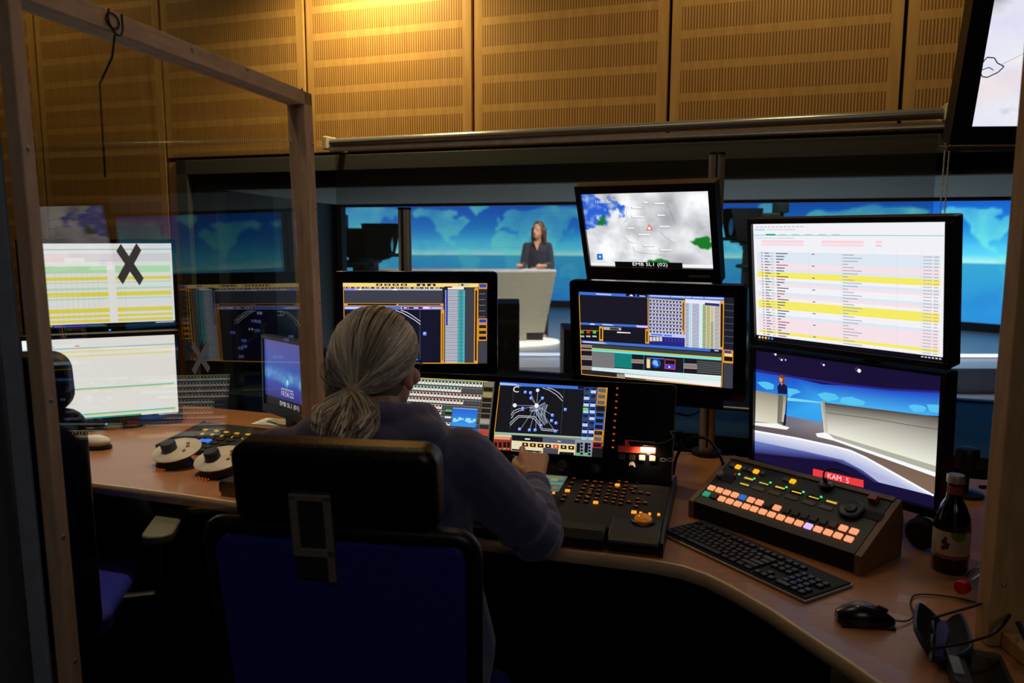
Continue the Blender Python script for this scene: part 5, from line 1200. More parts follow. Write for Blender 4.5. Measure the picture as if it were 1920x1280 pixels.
A_, B_ = atz(1750, 1158, .800), atz(1746, 1214, .796)
sg = thing('sunglasses', 'dark sunglasses with long open arms sticking out of the spectacle case', 'sunglasses', Matrix.Translation(((A_+B_)/2).to_tuple()[:2]+(.757,)))
GI = sg.matrix_world.inverted(); ab = B_-A_; L_ = ab.length; ab.normalize(); upv = Vector((0, 0, 1)); fv = upv.cross(ab).normalized(); fv = fv if fv.x < 0 else -fv
for s in (-1, 1):
    c_ = (A_+B_)/2+ab*s*L_*.26-upv*.014
    lp_ = [c_+ab*(L_*.22*math.cos(t*.3))+upv*(.018*math.sin(t*.3)-.003*math.cos(t*.3)*s)+fv*.004*math.cos(t*.3)**2*-1 for t in range(21)]
    MB().tube(lp_, .0026, 8, closed=True).build('rim', mat('dark frame', (20, 20, 26), .35), sg, M=GI)
    MB().add(lp_+[c_+fv*.003]+[p-fv*.0016 for p in lp_]+[c_+fv*.0014], [(k, (k+1) % 21, 21) for k in range(21)]+[(22+(k+1) % 21, 22+k, 43) for k in range(21)]).build('lens', mat('smoked lens', (8, 8, 10), .08), sg, M=GI)
for pts in ([A_, atz(1790, 1146, .806), atz(1835, 1133, .810), atz(1858, 1119, .812), atz(1876, 1094, .815)], [B_, atz(1790, 1209, .800), atz(1848, 1194, .804), atz(1872, 1180, .806), atz(1893, 1153, .810)]):
    MB().tube(smooth_path(pts), [.0024]*17+[.0030]*3+[.0036]*5, 8).build('arm', mat('dark arm', (18, 17, 18), .35), sg, M=GI)
MB().tube([(A_+B_)/2-ab*.006-upv*.008, (A_+B_)/2-upv*.005, (A_+B_)/2+ab*.006-upv*.008], .0025, 8).build('bridge', mat('dark frame', (20, 20, 26), .35), sg, M=GI)
p = atz(1805, 1262, .741)
o = thing('telephone', 'black handset at the lower right corner in front of the spectacle case', 'handset', frame((p.x+.005, p.y-.04, .741), -20))
MB().rrect(-.045, -.075, .045, .055, .0, .030, .012).build('body', mat('black handset', (14, 14, 17), .45), o, bevel=.004, M=Matrix.Rotation(R(90), 4, 'X'))
MB().box((-.044, -.03, .030), (-.028, .03, .0325)).build('silver_key', ALU, o); MB().box((-.02, -.06, .030), (.036, .045, .0312)).build('screen_glass', GLOSSB, o)

# ------------------------------------------------------------------ bottles and small things by the right post
p = atz(1779, 1066, .741)
bo = thing('juice_bottle', 'dark juice bottle with a cream and green label beside the studio view display', 'bottle', (p.x, p.y, .741))
MB().lathe([(.001, .001), (.036, .001), (.038, .006), (.038, .105), (.036, .125), (.026, .150), (.018, .165), (.0155, .18), (.0155, .205), (.001, .206)], 36).build('glass', mat('dark juice glass', (16, 6, 10), .12, coat=.5), bo)
mb = MB(); n = 30; vs = []
for k in range(n+1):
    t = R(-200+220*k/n)
    for z in (.036, .098): vs.append((.0386*math.cos(t), .0386*math.sin(t), z))
mb.add(vs, [(k*2, k*2+2, k*2+3, k*2+1) for k in range(n)]); lb = mb.build('label', mat('cream label paper', (206, 194, 168), .6, var=.06), bo)
def labstrip(a0, a1, lo, hi, m_, nm, n_=18):
    vs = []
    for k in range(n_+1):
        q = k/n_; t = R(a0+(a1-a0)*q)
        for z in (lo(q), hi(q)): vs.append((.0391*math.cos(t), .0391*math.sin(t), z))
    MB().add(vs, [(k*2, k*2+2, k*2+3, k*2+1) for k in range(n_)]).build(nm, m_, lb)
labstrip(-122, -72, lambda q: .098-.020*math.sqrt(max(0, 1-(2*q-1)**2)), lambda q: .0981, mat('green emblem', (112, 150, 44), .6), 'green_emblem')
for a_, z_, r_ in ((-140, .074, .006), (-133, .064, .006), (-142, .060, .005), (-136, .082, .004), (-128, .070, .004)):
    labstrip(a_-r_*1460, a_+r_*1460, lambda q: z_-r_*math.sqrt(max(0, 1-(2*q-1)**2)), lambda q: z_+r_*math.sqrt(max(0, 1-(2*q-1)**2)), mat('berry print', (90, 30, 44), .6), 'berry_print', 10)
labstrip(-170, -10, lambda q: .036, lambda q: .044, mat('pink strip', (170, 90, 92), .6), 'pink_strip')
MB().lathe([(.0157, .172), (.0159, .172), (.0159, .198), (.0157, .198)], 28).build('neck_label', mat('pink neck label', (140, 84, 90), .6), bo)
MB().lathe([(.001, .203), (.0185, .203), (.0185, .219), (.017, .221), (.001, .221)], 28).build('cap', mat('pale metal cap', (196, 190, 178), .35, .4), bo)
p = atz(1800, 1104, .765)
o = thing('water_bottle', 'clear plastic bottle with a red cap lying near the juice bottle', 'bottle', frame((p.x, p.y, .741), 32))
OM = Matrix.Translation((0, 0, .026)) @ Matrix.Rotation(R(90), 4, 'Y')
MB().lathe([(.001, .019), (.012, .019), (.013, .04), (.025, .07), (.026, .1), (.024, .12), (.026, .14), (.026, .19), (.022, .2), (.001, .2)], 24).build('bottle_body', clear_mat('clear plastic', (.86, .88, .88), .12, .05), o, M=OM)
MB().lathe([(.001, 0), (.0135, 0), (.0145, .003), (.0145, .017), (.001, .018)], 24).build('cap', mat('red plastic cap', (200, 16, 30), .4), o, M=OM)
p = atz(1745, 1035, .741)
o = thing('headphone_cup', 'black round headset cup behind the juice bottle', 'headset', frame((p.x+.0, p.y+.035, .741), -50))
MB().lathe([(.001, 0), (.034, 0), (.038, .006), (.038, .02), (.03, .03), (.001, .032)], 28).build('ear_pad', mat('black foam', (14, 14, 15), .85), o, M=Matrix.Translation((0, 0, .038)) @ Matrix.Rotation(R(90), 4, 'X'))
MB().tube([(.036*math.cos(R(a)), .02, .038+.036*math.sin(R(a))) for a in range(0, 181, 12)], .004, 8).build('yoke', BLACK, o)
q = aty(1814, 852, 2.25)
o = thing('desk_camera', 'small black conference camera on a stand beside the right post', 'camera', (q.x, q.y, .741)); H = q.z-.741
MB().lathe([(.001, H-.04), (.03, H-.04), (.032, H-.03), (.032, H+.012), (.028, H+.02), (.001, H+.022)], 28).build('head', BLACK, o)
MB().tube([(0, 0, .012), (0, 0, H-.035)], .010, 12).build('stem', BLACK, o); MB().lathe([(.001, 0), (.05, 0), (.05, .008), (.02, .014), (.001, .014)], 28).build('base', BLACK, o)
MB().rrect(-.05, -.004, .07, .004, -.075, -.065, .003).build('tray', GLOSSB, o, M=Matrix.Translation((.05, .0, H-.075)))
for n_, (px, py, l_) in enumerate(((1898, 1205, .13), (1916, 1210, .13))):
    p = atz(px, py, .80); o = thing('pen', ('blue pen leaning against the clear pane at the right edge', 'second dark pen at the extreme right edge, half cut off')[n_], 'pen', Matrix.Translation((p.x+.03, p.y, .741)))
    MB().tube([(.0, -.07, .002), (-.012, 0, .075)], .005, 12).build('barrel', mat('blue pen %d' % n_, ((40, 42, 120), (44, 46, 70))[n_], .35), o); MB().tube([(-.012, 0, .075), (-.0145, .0146, .0905)], .0045, 12).build('cap', BLACK, o)

# ------------------------------------------------------------------ left workstation
c0, c1 = atz(297, 842, .745), atz(345, 797, .745); dx = Vector((1, -.36, 0)).normalized()
lc = thing('camera_control_panel', 'dark control panel with yellow readouts on the left desk behind the acrylic', 'control panel', frame((c0.x, c0.y, .741), math.degrees(math.atan2(dx.y, dx.x)))); Lm = lc.matrix_world; Lmi = Lm.inverted()
MB().prism([(0, 0), (.235, 0), (.235, .05), (.0, .018)], .0, .44, 'x').build('case', BLACKM, lc, bevel=.003)
MB().prism([(-.004, 0), (.24, 0), (.24, .054), (-.004, .022)], -.008, 0, 'x').build('side_plate', mat('grey side plate', (96, 86, 80), .5), lc)
LT = Matrix.Translation((0, 0, .018)) @ Matrix.Rotation(math.atan2(.032, .235), 4, 'X'); LW = Lm @ LT
def onleft(cx, cy):
    q = LW.inverted() @ onplane(140+cx/4.174, 760+cy/4.174, LW.translation, LW.to_3x3() @ Vector((0, 0, 1))); return q.x, q.y
YL = glow('yellow readout', (236, 190, 30), .8); RL = glow('red lamp', (220, 60, 30), .6); BL = glow('blue key lit', (50, 130, 255), 1.2)
for cx, cy in ((1022,192),(1110,200),(1186,210),(1270,220),(1356,228),(1436,238),(980,222),(1006,224),(1078,230),(1160,240),(1245,250),(1326,260)):
    x, y = onleft(cx, cy); MB().box((x-.008, y-.005, 0), (x+.008, y+.005, .003)).build('readout', YL, lc, M=LT)
for cx, cy in ((1016,208),(1066,240),(1140,250),(1210,214),(1275,232)):
    x, y = onleft(cx, cy); MB().ell((x, y, .002), (.003, .003, .003), n=8).build('status_light', RL, lc, M=LT)
for cx in (994, 1040): x, y = onleft(cx, 283); MB().box((x-.010, y-.013, 0), (x+.010, y+.013, .006)).build('blue_key', BL, lc, bevel=.001, M=LT)
mb = MB()
for i in range(9):
    for j in range(4): mb.box((.05+i*.042, .02+j*.034, 0), (.05+i*.042+.026, .02+j*.034+.018, .004))
mb.build('keys', mat('dark grey key', (30, 30, 32), .5), lc, M=LT)
def puck(cx, cy, label):
    p = atz(140+cx/4.174, 760+cy/4.174, .775); t = thing('remote_joystick', label, 'joystick', frame((p.x, p.y, .741), -28), 'camera remote joysticks on the left desk')
    MB().lathe([(.001, 0), (.055, 0), (.06, .006), (.045, .03), (.001, .03)], 32).build('foot', BLACK, t)
    TM = Matrix.Translation((0, .01, .046)) @ Matrix.Rotation(R(17), 4, 'X')
    MB().lathe([(.001, -.006), (.05, -.006), (.074, .0), (.076, .004), (.068, .009), (.001, .012)], 40, M=Matrix.Diagonal((1.12, 1, 1, 1))).build('top_plate', mat('ivory plastic', (214, 202, 184), .45), t, M=TM)
    MB().lathe([(.024, .008), (.024, .034), (.021, .038), (.001, .039)], 24).build('knob', mat('dark grey knob', (44, 44, 46), .5), t, M=TM @ Matrix.Translation((-.012, -.014, 0)))
    for x, y in ((.035, .02), (.02, .035), (.045, -.005)): MB().lathe([(.006, .008), (.006, .014), (.001, .0145)], 12).build('button', mat('small red button', (176, 110, 90), .5), t, M=TM @ Matrix.Translation((x, y, 0)))
    mb = MB()
    for k in range(4):
        for j in (0, 1): mb.box((-.02+k*.014, -.0615-j*.009, .003), (-.015+k*.014, -.0585-j*.009, .0055))
    mb.build('key_lamps', OLED, t)
puck(780, 388, 'left round joystick with ivory top plate on the left desk'); puck(1120, 455, 'right round joystick with ivory top plate, nearest the headrest')
p = atz(140+160/4.174, 760+290/4.174, .76)
o = thing('computer_mouse', 'white computer mouse on the left desk under the lower list display', 'mouse', frame((p.x, p.y, .741), -10))
mb = MB().ell((0, 0, .024), (.058, .034, .022), n=24); mb.build('shell', WHITEP, o); MB().lathe([(.001, 0), (.06, 0), (.062, .004), (.06, .010), (.001, .010)], 28, M=Matrix.Diagonal((1, .6, 1, 1))).build('sole', BLACKM, o)

q = [atz(*p, .742) for p in ((515, 822), (556, 828), (562, 812), (528, 803))]
c_ = sum(q, Vector())/4; c_.z = .803
o = MB().box((-.075, -.05, 0), (.075, .05, .004)).build('note_card', mat('white paper', (235, 235, 232), .7)); o.matrix_world = frame((c_.x-.02, c_.y-.07, .806), -16, 0); tag(o, 'white note card lying on the control panel left of the ponytail', 'paper')
p = atz(418, 915, .77)
o = thing('radio_unit', 'small black box on the front edge of the left desk beside the headrest', 'box', frame((p.x+.05, p.y+.03, .741), -20)); MB().box((-.06, -.03, 0), (.08, .04, .045)).build('body', BLACKM, o, bevel=.004); MB().box((-.062, -.032, .012), (-.058, .03, .04)).build('front_plate', DKGREY, o)
p = atz(420, 950, .70)
o = thing('screen_clamp', 'pale grey clamp block under the desk edge beside the black box', 'clamp', (p.x+.04, p.y+.03, .56)); MB().box((-.035, -.03, .0), (.035, .02, .14)).build('block', mat('pale clamp', (140, 126, 116), .6), o, bevel=.003)
p = aty(1310, 800, 2.75)
cable('loose_cable', [(p.x-.09, p.y, .95), (p.x-.05, p.y+.0, .99), (p.x, p.y-.02, .97), (p.x+.02, p.y, .90), (p.x-.03, p.y+.01, .86), (p.x-.10, p.y-.02, .87), (p.x-.12, p.y-.04, .80), (p.x-.05, p.y-.06, .755), (p.x+.06, p.y-.04, .75)], .004, 'tangled black cable hanging by the pole behind the console')
# ------------------------------------------------------------------ office chairs
LEATH = mat('black leather', (22, 21, 22), .36, var=.2, scale=60, bump=.35, bscale=160)
BLUEF = mat('dark blue chair fabric', (34, 38, 150), .9, var=.15, scale=160, bump=.4, bscale=400)
def chair(label, loc, yaw, arms=(-1, 1), lift=0., ax=.275, hw=.176, hr=.03):
    M = frame(loc, yaw); t = thing('office_chair', label, 'chair', M, 'blue office chairs')
    TB = Matrix.Translation((0, -.265, .425+lift)) @ Matrix.Rotation(R(7), 4, 'X')       # back leans a little
    def soft(x0, z0, x1, z1, y0, y1, r, nm, m_, T, bev=.012):
        return MB().rrect(x0, z0, x1, z1, y0, y1, r).build(nm, m_, t, bevel=bev, M=T, seg=4)
    soft(-.222, .02, .222, .565, -.012, .012, .035, 'back_panel', BLUEF, TB, .006)
    mb = MB(); pts = []
    for cx, cz, a0 in ((.200, .555, 0), (-.200, .555, 90), (-.185, .03, 180), (.185, .03, 270)):
        for k in range(5): a = R(a0+22.5*k); pts.append((cx+.028*math.cos(a), 0, cz+.028*math.sin(a)))
    mb.tube(pts, .016, 10, closed=True); mb.build('back_frame', mat('black chair frame', (26, 24, 23), .38), t, M=TB)
    soft(-.215, .03, .215, .575, .014, .065, .05, 'back_cushion', BLUEF, TB, .02)
    MB().box((-.034, -.02, .50), (.034, -.012, .66)).build('headrest_plate', mat('dark steel plate', (62, 58, 58), .5, .2), t, bevel=.002, M=TB @ Matrix.Translation((-.035, 0, 0)))
    mb = MB().box((-.036, -.026, .555), (-.022, -.02, .655)).box((.022, -.026, .50), (.036, -.02, .655)).box((-.036, -.026, .545), (.036, -.02, .56)).box((-.036, -.026, .645), (.036, -.02, .657)); mb.build('headrest_bracket', mat('steel bracket', (150, 140, 132), .45, .3), t, bevel=.002, M=TB @ Matrix.Translation((-.035, 0, 0)))
    soft(-hw, .588, hw, .735, -.018, .05, hr, 'headrest', LEATH, TB, .022)
    mb = MB().rrect(-.215, -.02, .215, .42, .40, .475, .07, M=Matrix(((1,0,0,0),(0,0,1,-.2),(0,1,0,0),(0,0,0,1)))); mb.build('seat', BLUEF, t, bevel=.025, seg=4)
    for s in arms:
        a = MB().tube([(s*.2, -.02, .44), (s*(ax-.005), -.02, .45), (s*ax, -.02, .64)], .018, 10).build('armrest_post', BLACK, t)
        pd = MB().rrect(s*ax-.042, -.14, s*ax+.042, .13, .64, .668, .035, M=Matrix(((1,0,0,0),(0,0,1,0),(0,1,0,0),(0,0,0,1)))).build('armrest', mat('grey armrest pad', (112, 108, 92), .55), t, bevel=.008)
    MB().tube([(0, 0, .12), (0, 0, .41)], .028, 16).build('gas_column', STEEL, t)
    MB().box((-.09, -.26, .40), (.09, .12, .425)).build('mechanism', BLACK, t, bevel=.006)
    MB().tube([(0, -.2, .41), (0, -.29, .43), (0, -.285, .60)], .022, 10).build('back_support', BLACK, t)
    for k in range(5):
        a = R(90+72*k); x, y = math.cos(a), math.sin(a)
        lg = MB().tube([(0, 0, .11), (x*.16, y*.16, .10), (x*.3, y*.3, .075)], [.03, .024, .018], 10).build('base_leg', BLACK, t)
        MB().tube([(x*.3-y*.014, y*.3+x*.014, .03), (x*.3+y*.014, y*.3-x*.014, .03)], .03, 16).build('caster', RUBBER, lg)
    return t
ch = chair('blue backed chair with black headrest carrying the grey haired operator', (-.235, 1.60, 0), -9, ())
ch2 = chair('empty blue chair with black headrest at the left workstation, behind the acrylic', (-1.335, 2.17, 0), 11, (-1, 1), .055, .335, .216, .045)

# ------------------------------------------------------------------ the operator
op = thing('person', 'person with long grey ponytail in dark hooded sweatshirt seated at the lighting console', 'person', (-.30, 1.66, .49))
HD = Vector((-.292, 1.70, 1.208)); HYAW = R(-22)
HM = Matrix.Translation(HD) @ Matrix.Rotation(HYAW, 4, 'Z') @ Matrix.Rotation(R(-8), 4, 'X')     # local: y = face forwards, x = right
H = lambda x, y, z: HM @ Vector((x, y, z))
mb = MB()
mb.ell((0, -.008, .018), (.077, .095, .100), M=HM, n=28); mb.ell((0, .030, -.045), (.060, .062, .070), M=HM, n=24)
mb.cone(H(0, .092, .01), H(0, .112, -.025), .010, .015); mb.cone(H(0, .1, -.03), H(0, .085, -.02), .014, .016)
mb.ell((0, .080, -.062), (.026, .018, .012), M=HM, n=14); mb.ell((0, .072, -.100), (.028, .026, .022), M=HM, n=14)
for s in (-1, 1):
    mb.ell((s*.046, .066, -.02), (.024, .026, .022), M=HM, n=14)
    mb.ell((s*.081, -.006, -.008), (.009, .020, .034), M=HM, n=14); mb.cone(H(s*.084, -.012, .015), H(s*.088, -.022, .012), .007, .007); mb.cone(H(s*.083, .004, -.034), H(s*.084, .0, -.04), .008, .007)
NB = Vector((-.30, 1.655, 1.08))
mb.cone(H(0, -.02, -.06), NB, .060, .066)
SHR, ELR, WRR = Vector((-.105, 1.645, 1.010)), Vector((.060, 1.775, .800)), Vector((.058, 2.04, .842))
SHL, ELL, WRL = Vector((-.50, 1.66, 1.005)), Vector((-.55, 1.83, .80)), Vector((-.36, 2.04, .80))
mb.cone((-.30, 1.66, .99), (-.30, 1.66, .72), .10, .11); mb.cone((-.42, 1.655, .995), (-.18, 1.65, .995), .06, .06); mb.cone((-.35, 1.65, .62), (-.25, 1.65, .62), .12, .12)
for s_, e_, w_ in ((SHR, ELR, WRR), (SHL, ELL, WRL)): mb.cone(s_, e_, .052, .042); mb.cone(e_, w_, .042, .027)
for s in (-1, 1):
    mb.cone((-.30+s*.09, 1.66, .59), (-.30+s*.11, 2.06, .57), .085, .060); mb.cone((-.30+s*.11, 2.06, .56), (-.30+s*.11, 2.02, .12), .055, .040); mb.cone((-.30+s*.11, 2.0, .05), (-.30+s*.12, 2.16, .04), .045, .038)
def hand(mb, w, fwd, up, side, curl):
    """palm and five fingers; fwd along the hand, up = back of the hand, side = towards the thumb"""
    fwd, up, side = fwd.normalized(), up.normalized(), side.normalized()
    k0 = w+fwd*.085
    for a in (-1, -.33, .33, 1): mb.cone(w+fwd*.012+side*.016*a, k0+side*.030*a+up*.004, .0165, .0135)
    for n_, (a, L) in enumerate(((1, .078), (.36, .086), (-.3, .080), (-.95, .064))):
        b = k0+side*.031*a+up*.004; c = curl[n_]; d = fwd; p = b
        for q, (f_, r0, r1) in enumerate(((.44, .0102, .0092), (.31, .0092, .0084), (.25, .0084, .0068))):
            an = R(c[q]); d = (d*math.cos(an)-up*math.sin(an)).normalized(); u2 = (up*math.cos(an)+fwd*math.sin(an)); e_ = p+d*L*f_; mb.cone(p, e_, r0, r1, 12)
            p = e_; fwd2 = d; 
            upn = (up-(up.dot(d))*d).normalized() if abs(up.dot(d)) < .98 else -fwd; up_l = upn
            # keep bending about the side axis
            up = up_l
        up = (k0-w).normalized().cross(side).normalized()*(1 if ((k0-w).normalized().cross(side)).dot(up0) > 0 else -1) if False else up0
    tb = w+fwd*.025+side*.026; t1 = tb+fwd*.032+side*.020-up*.012; t2 = t1+fwd*.030+side*.003-up*.012; t3 = t2+fwd*.022-side*.006-up*.006
    mb.cone(tb, t1, .0155, .0118, 12); mb.cone(t1, t2, .0118, .0098, 12); mb.cone(t2, t3, .0098, .0076, 12)
hb = MB()
up0 = Vector((.10, -.62, .75)).normalized(); f0 = Vector((.02, .80, .40)).normalized(); up0 = (up0-up0.dot(f0)*f0).normalized()
hand(mb, WRR+f0*.012, f0, up0, -f0.cross(up0), [(12, 30, 20), (44, 62, 36), (54, 66, 40), (60, 66, 40)])
f1 = Vector((.35, .85, -.05)).normalized(); up0 = Vector((0, 0, 1)); up0 = (up0-up0.dot(f1)*f1).normalized()
hand(mb, WRL+f1*.01, f1, up0, f1.cross(up0), [(18, 24, 14), (20, 26, 16), (22, 28, 16), (26, 30, 18)])
fuse('body', mb, .0042, SKIN, op, 4)
# hooded sweatshirt
HOOD = mat('slate hooded sweatshirt', (84, 84, 122), .9, var=.10, scale=50, bump=.3, bscale=420, sheen=.35)
mb = MB()
for s in (-.08, .08): mb.cone((-.30+s, 1.655, 1.0), (-.29+s, 1.65, .74), .122, .140); mb.cone((-.29+s, 1.65, .74), (-.275+s, 1.645, .58), .145, .165)
mb.cone((-.44, 1.65, 1.005), (-.165, 1.645, 1.005), .088, .086); mb.cone((-.42, 1.65, .95), (-.18, 1.65, .95), .11, .11)
mb.cone((-.38, 1.645, 1.035), (-.215, 1.645, 1.035), .078, .078)
for s_, e_, w_ in ((SHR, ELR, WRR), (SHL, ELL, WRL)):
    mb.cone(s_, s_.lerp(e_, .5), .078, .074); mb.cone(s_.lerp(e_, .5), e_, .073, .062); mb.cone(e_, e_.lerp(w_, .5), .061, .050); mb.cone(e_.lerp(w_, .5), e_.lerp(w_, .93), .049, .036)
# collar and the hood lying on the shoulders
for k in range(13):
    t = R(200+220*k/12); 
    mb.ell((-.285+.095*math.cos(t), 1.665+.078*math.sin(t), 1.098-.018*math.sin(t)), (.040, .036, .040), n=14)
mb.ell((-.265, 1.572, 1.055), (.115, .050, .060)); mb.ell((-.20, 1.60, 1.085), (.065, .06, .042)); mb.cone((-.185, 1.585, 1.085), (-.165, 1.60, .99), .040, .030)
for k in range(9):
    t = k/8; mb.ell((-.18-.03*t, 1.60+.11*t, 1.075+.01*math.sin(t*3)), (.03, .03, .026), n=12)
hs = fuse('hooded_sweatshirt', mb, .0062, HOOD, op, 8)
# folds of cloth
me = hs.data; nrm_ = [v.normal.copy() for v in me.vertices]; offs = []
Wi = op.matrix_world
ax = [(SHR, ELR), (ELR, WRR)]
for v, n_ in zip(me.vertices, nrm_):
    p = Wi @ v.co; d = .0030*noise.noise(p*9)+.0016*noise.noise(Vector((p.x*26, p.y*26, p.z*9)))
    for k, (a, b) in enumerate(ax):
        t = (p-a).dot(b-a)/(b-a).length_squared
        if -.1 < t < 1.05 and ((p-a)-(b-a)*t).length < .1:
            env = max(0, 1-abs(t-(1.0 if k == 0 else .12))*1.9) if k == 0 else (max(0, 1-abs(t-.2)*2.2)+max(0, 1-abs(t-.85)*4))
            d += .0062*env*math.sin(t*(26 if k == 0 else 38)+2.2*noise.noise(p*7)+p.x*14)
    offs.append(d)
for v, n_, d in zip(me.vertices, nrm_, offs): v.co += n_*d
# seams: armhole and cuff
def ring(c, ax_, r, rad, nm, m_):
    ax_ = ax_.normalized(); a = ax_.orthogonal().normalized(); b = ax_.cross(a)
    MB().tube([c+(a*math.cos(t*.3)+b*math.sin(t*.3))*r for t in range(21)], rad, 8, closed=True).build(nm, m_, op, M=op.matrix_world.inverted())
ring(ELR.lerp(WRR, .93), WRR-ELR, .033, .009, 'cuff', HOOD); ring(ELL.lerp(WRL, .93), WRL-ELL, .033, .009, 'cuff', HOOD)
mb = MB()
for s in (-1, 1):
    mb.cone((-.30+s*.09, 1.66, .60), (-.30+s*.11, 2.07, .575), .096, .072); mb.cone((-.30+s*.11, 2.07, .565), (-.30+s*.11, 2.02, .10), .068, .058)
mb.cone((-.36, 1.63, .61), (-.24, 1.63, .61), .152, .152)
fuse('trousers', mb, .010, mat('dark jeans', (26, 28, 44), .85, var=.2, scale=90), op, 4, .003, 12)
mb = MB()
for s in (-1, 1):
    m_ = MB().cone((-.30+s*.11, 1.995, .05), (-.30+s*.125, 2.18, .042), .052, .044); m_.box((-.30+s*.11-.045, 1.95, .002), (-.30+s*.115+.045, 2.215, .018)); fuse('shoe', m_, .008, mat('black shoe', (18, 18, 19), .5), op, 3)
# hair: combed back into a tail
TIE = Vector((.012, -.108, -.052))      # head-local place of the hair tie, moved below to the photograph's side
TW = aty(661, 738, 1.572); TIEL = HM.inverted() @ TW
HAIR = bpy.data.materials.new('grey hair'); HAIR.use_nodes = True
N, L = HAIR.node_tree.nodes, HAIR.node_tree.links; b = N['Principled BSDF']
vc = N.new('ShaderNodeVertexColor'); vc.layer_name = 'Col'; L.new(vc.outputs['Color'], b.inputs['Base Color']); b.inputs['Roughness'].default_value = .42; b.inputs['Specular IOR Level'].default_value = .4
def hairmesh(name, mb, cols, par):
    o = mb.build(name, HAIR, par, M=op.matrix_world.inverted() if par is op else None); at = o.data.color_attributes.new('Col', 'FLOAT_COLOR', 'POINT')
    at.data.foreach_set('color', [x for c in cols for x in (*lin(c), 1.)]); return o
RX, RY, RZ = .0865, .104, .108; OC = Vector((0, -.010, .016))
tdir = Vector(((TIEL-OC).x/RX, (TIEL-OC).y/RY, (TIEL-OC).z/RZ)).normalized()
def shades(u): return mix(mix((134, 126, 112), (244, 238, 224), u), (176, 150, 114), .25*rnd.random())
mb, cols = MB(), []
def strand(pts, r, col, n=5):
    k = len(pts); o0 = len(mb.v); mb.tube(pts, [r*(.6 if i in (0, k-1) else 1) for i in range(k)], n); cols.extend([col]*(len(mb.v)-o0))
# base cap
o0 = len(mb.v); mb.ell(OC, (RX*.985, RY*.985, RZ*.985), M=HM, n=40)
cap = []
for v in mb.v[o0:]:
    q = HM.inverted() @ Vector(v); cap.append(q)
keep_f = [f for f in mb.f if sum((cap[i].y < .055-.9*(cap[i].z < .03)*.06 and cap[i].z > -.075) for i in f) == len(f)]
mb.f = keep_f; mb.mi = [0]*len(keep_f); cols += [(150, 134, 110)]*(len(mb.v)-o0)
def hairline(a):
    """start direction on the head for angle a around the face: 0 = forehead, +-120 = nape"""
    t = R(a)
    if abs(a) < 75: v = Vector((math.sin(t)*.95, .80*math.cos(t*.9), .62-.25*abs(math.sin(t))))
    else:
        f = (abs(a)-75)/45; s = 1 if a > 0 else -1
        v = Vector((s*(.92-.10*f), .22-.75*f, .02-.52*f)) if f < .45 else Vector((s*(.88-.42*(f-.45)/.55), -.15-.62*(f-.45)/.55, -.30-.36*(f-.45)/.55))
    return v.normalized()
def slerp(a, b, t):
    w = math.acos(max(-1, min(1, a.dot(b))));
    return ((math.sin((1-t)*w)*a+math.sin(t*w)*b)/math.sin(w)) if w > 1e-4 else a
for k in range(1700):
    a = rnd.uniform(-121, 121); s0 = hairline(a); f0_ = rnd.random()**1.6*.55; s0 = slerp(s0, tdir, f0_)
    lift = 1.0+rnd.uniform(0, .035); jit = Vector((rnd.gauss(0, .02), rnd.gauss(0, .02), rnd.gauss(0, .02))); pts = []
    td = (tdir+Vector((rnd.gauss(0, .05), rnd.gauss(0, .03), rnd.gauss(0, .06)))).normalized()
    for i in range(12):
        t = i/11; d = slerp(s0, td, t)+jit*math.sin(t*math.pi); d.normalize()
        r = lift+(.05*math.sin(t*math.pi) if t < .98 else 0)
        p = OC+Vector((d.x*RX*r, d.y*RY*r, d.z*RZ*r))
        if t > .8: p = p.lerp(TIEL+Vector((rnd.uniform(-.010,.010), rnd.uniform(-.004,.008), rnd.uniform(-.010,.010))), (t-.8)/.2*.8)
        pts.append(HM @ p)
    u = .5+.42*math.sin(a*.21+2*math.sin(a*.05))+rnd.gauss(0, .16); strand(pts, rnd.uniform(.0014, .0028), shades(min(max(u, 0), 1)))
for k in range(60):      # loose wisps round the left side
    a = rnd.uniform(-118, -60); s0 = hairline(a); pts = []
    bow = rnd.uniform(.08, .22)
    for i in range(10):
        t = i/9; d = slerp(s0, tdir, t); r = 1.03+bow*math.sin(t*math.pi); pts.append(HM @ (OC+Vector((d.x*RX*r, d.y*RY*r, d.z*RZ*r-.01*math.sin(t*math.pi)))))
    strand(pts, .0006, (170, 156, 130), 4)
hr = hairmesh('hair', mb, cols, op)
mb, cols = MB(), []
ends = [(600, 812), (622, 824), (645, 832), (672, 826), (690, 792), (585, 800), (655, 800)]
for k in range(330):
    e = rnd.random(); sx = rnd.gauss(0, 1)
    ex_, ey_ = (584+112*e, 806+34*math.sin(e*2.6)-rnd.random()**2*44)
    tip = aty(ex_, ey_, 1.43+rnd.uniform(-.025, .04)); p0 = TW+Vector((rnd.uniform(-.011, .011), rnd.uniform(-.006, .010), rnd.uniform(-.008, .008)))
    mid = p0.lerp(tip, .45)+Vector((-.014+.040*e+rnd.gauss(0, .004), -.012+rnd.uniform(-.012, .012), .004+.004*sx)); q3 = p0.lerp(tip, .8)+Vector((-.012+.034*e, -.004, .004))
    pts = smooth_path([p0, p0.lerp(mid, .5)+Vector((0, -.006, .006)), mid, q3, tip], 3)
    u = .45+.4*math.sin(e*17)+rnd.gauss(0, .18); strand(pts, rnd.uniform(.0011, .0024), shades(min(max(u, 0), 1)))
hairmesh('ponytail', mb, cols, hr)
d_ = (aty(640, 800, 1.52)-TW).normalized()
mb = MB(); a_ = d_.orthogonal().normalized(); b_ = d_.cross(a_)
for q in (-.004, .003): mb.tube([TW+Vector((0, -.006, 0))+d_*(q+.006)+(a_*math.cos(t*.4)+b_*math.sin(t*.4))*.0195 for t in range(16)], .0058, 8, closed=True)
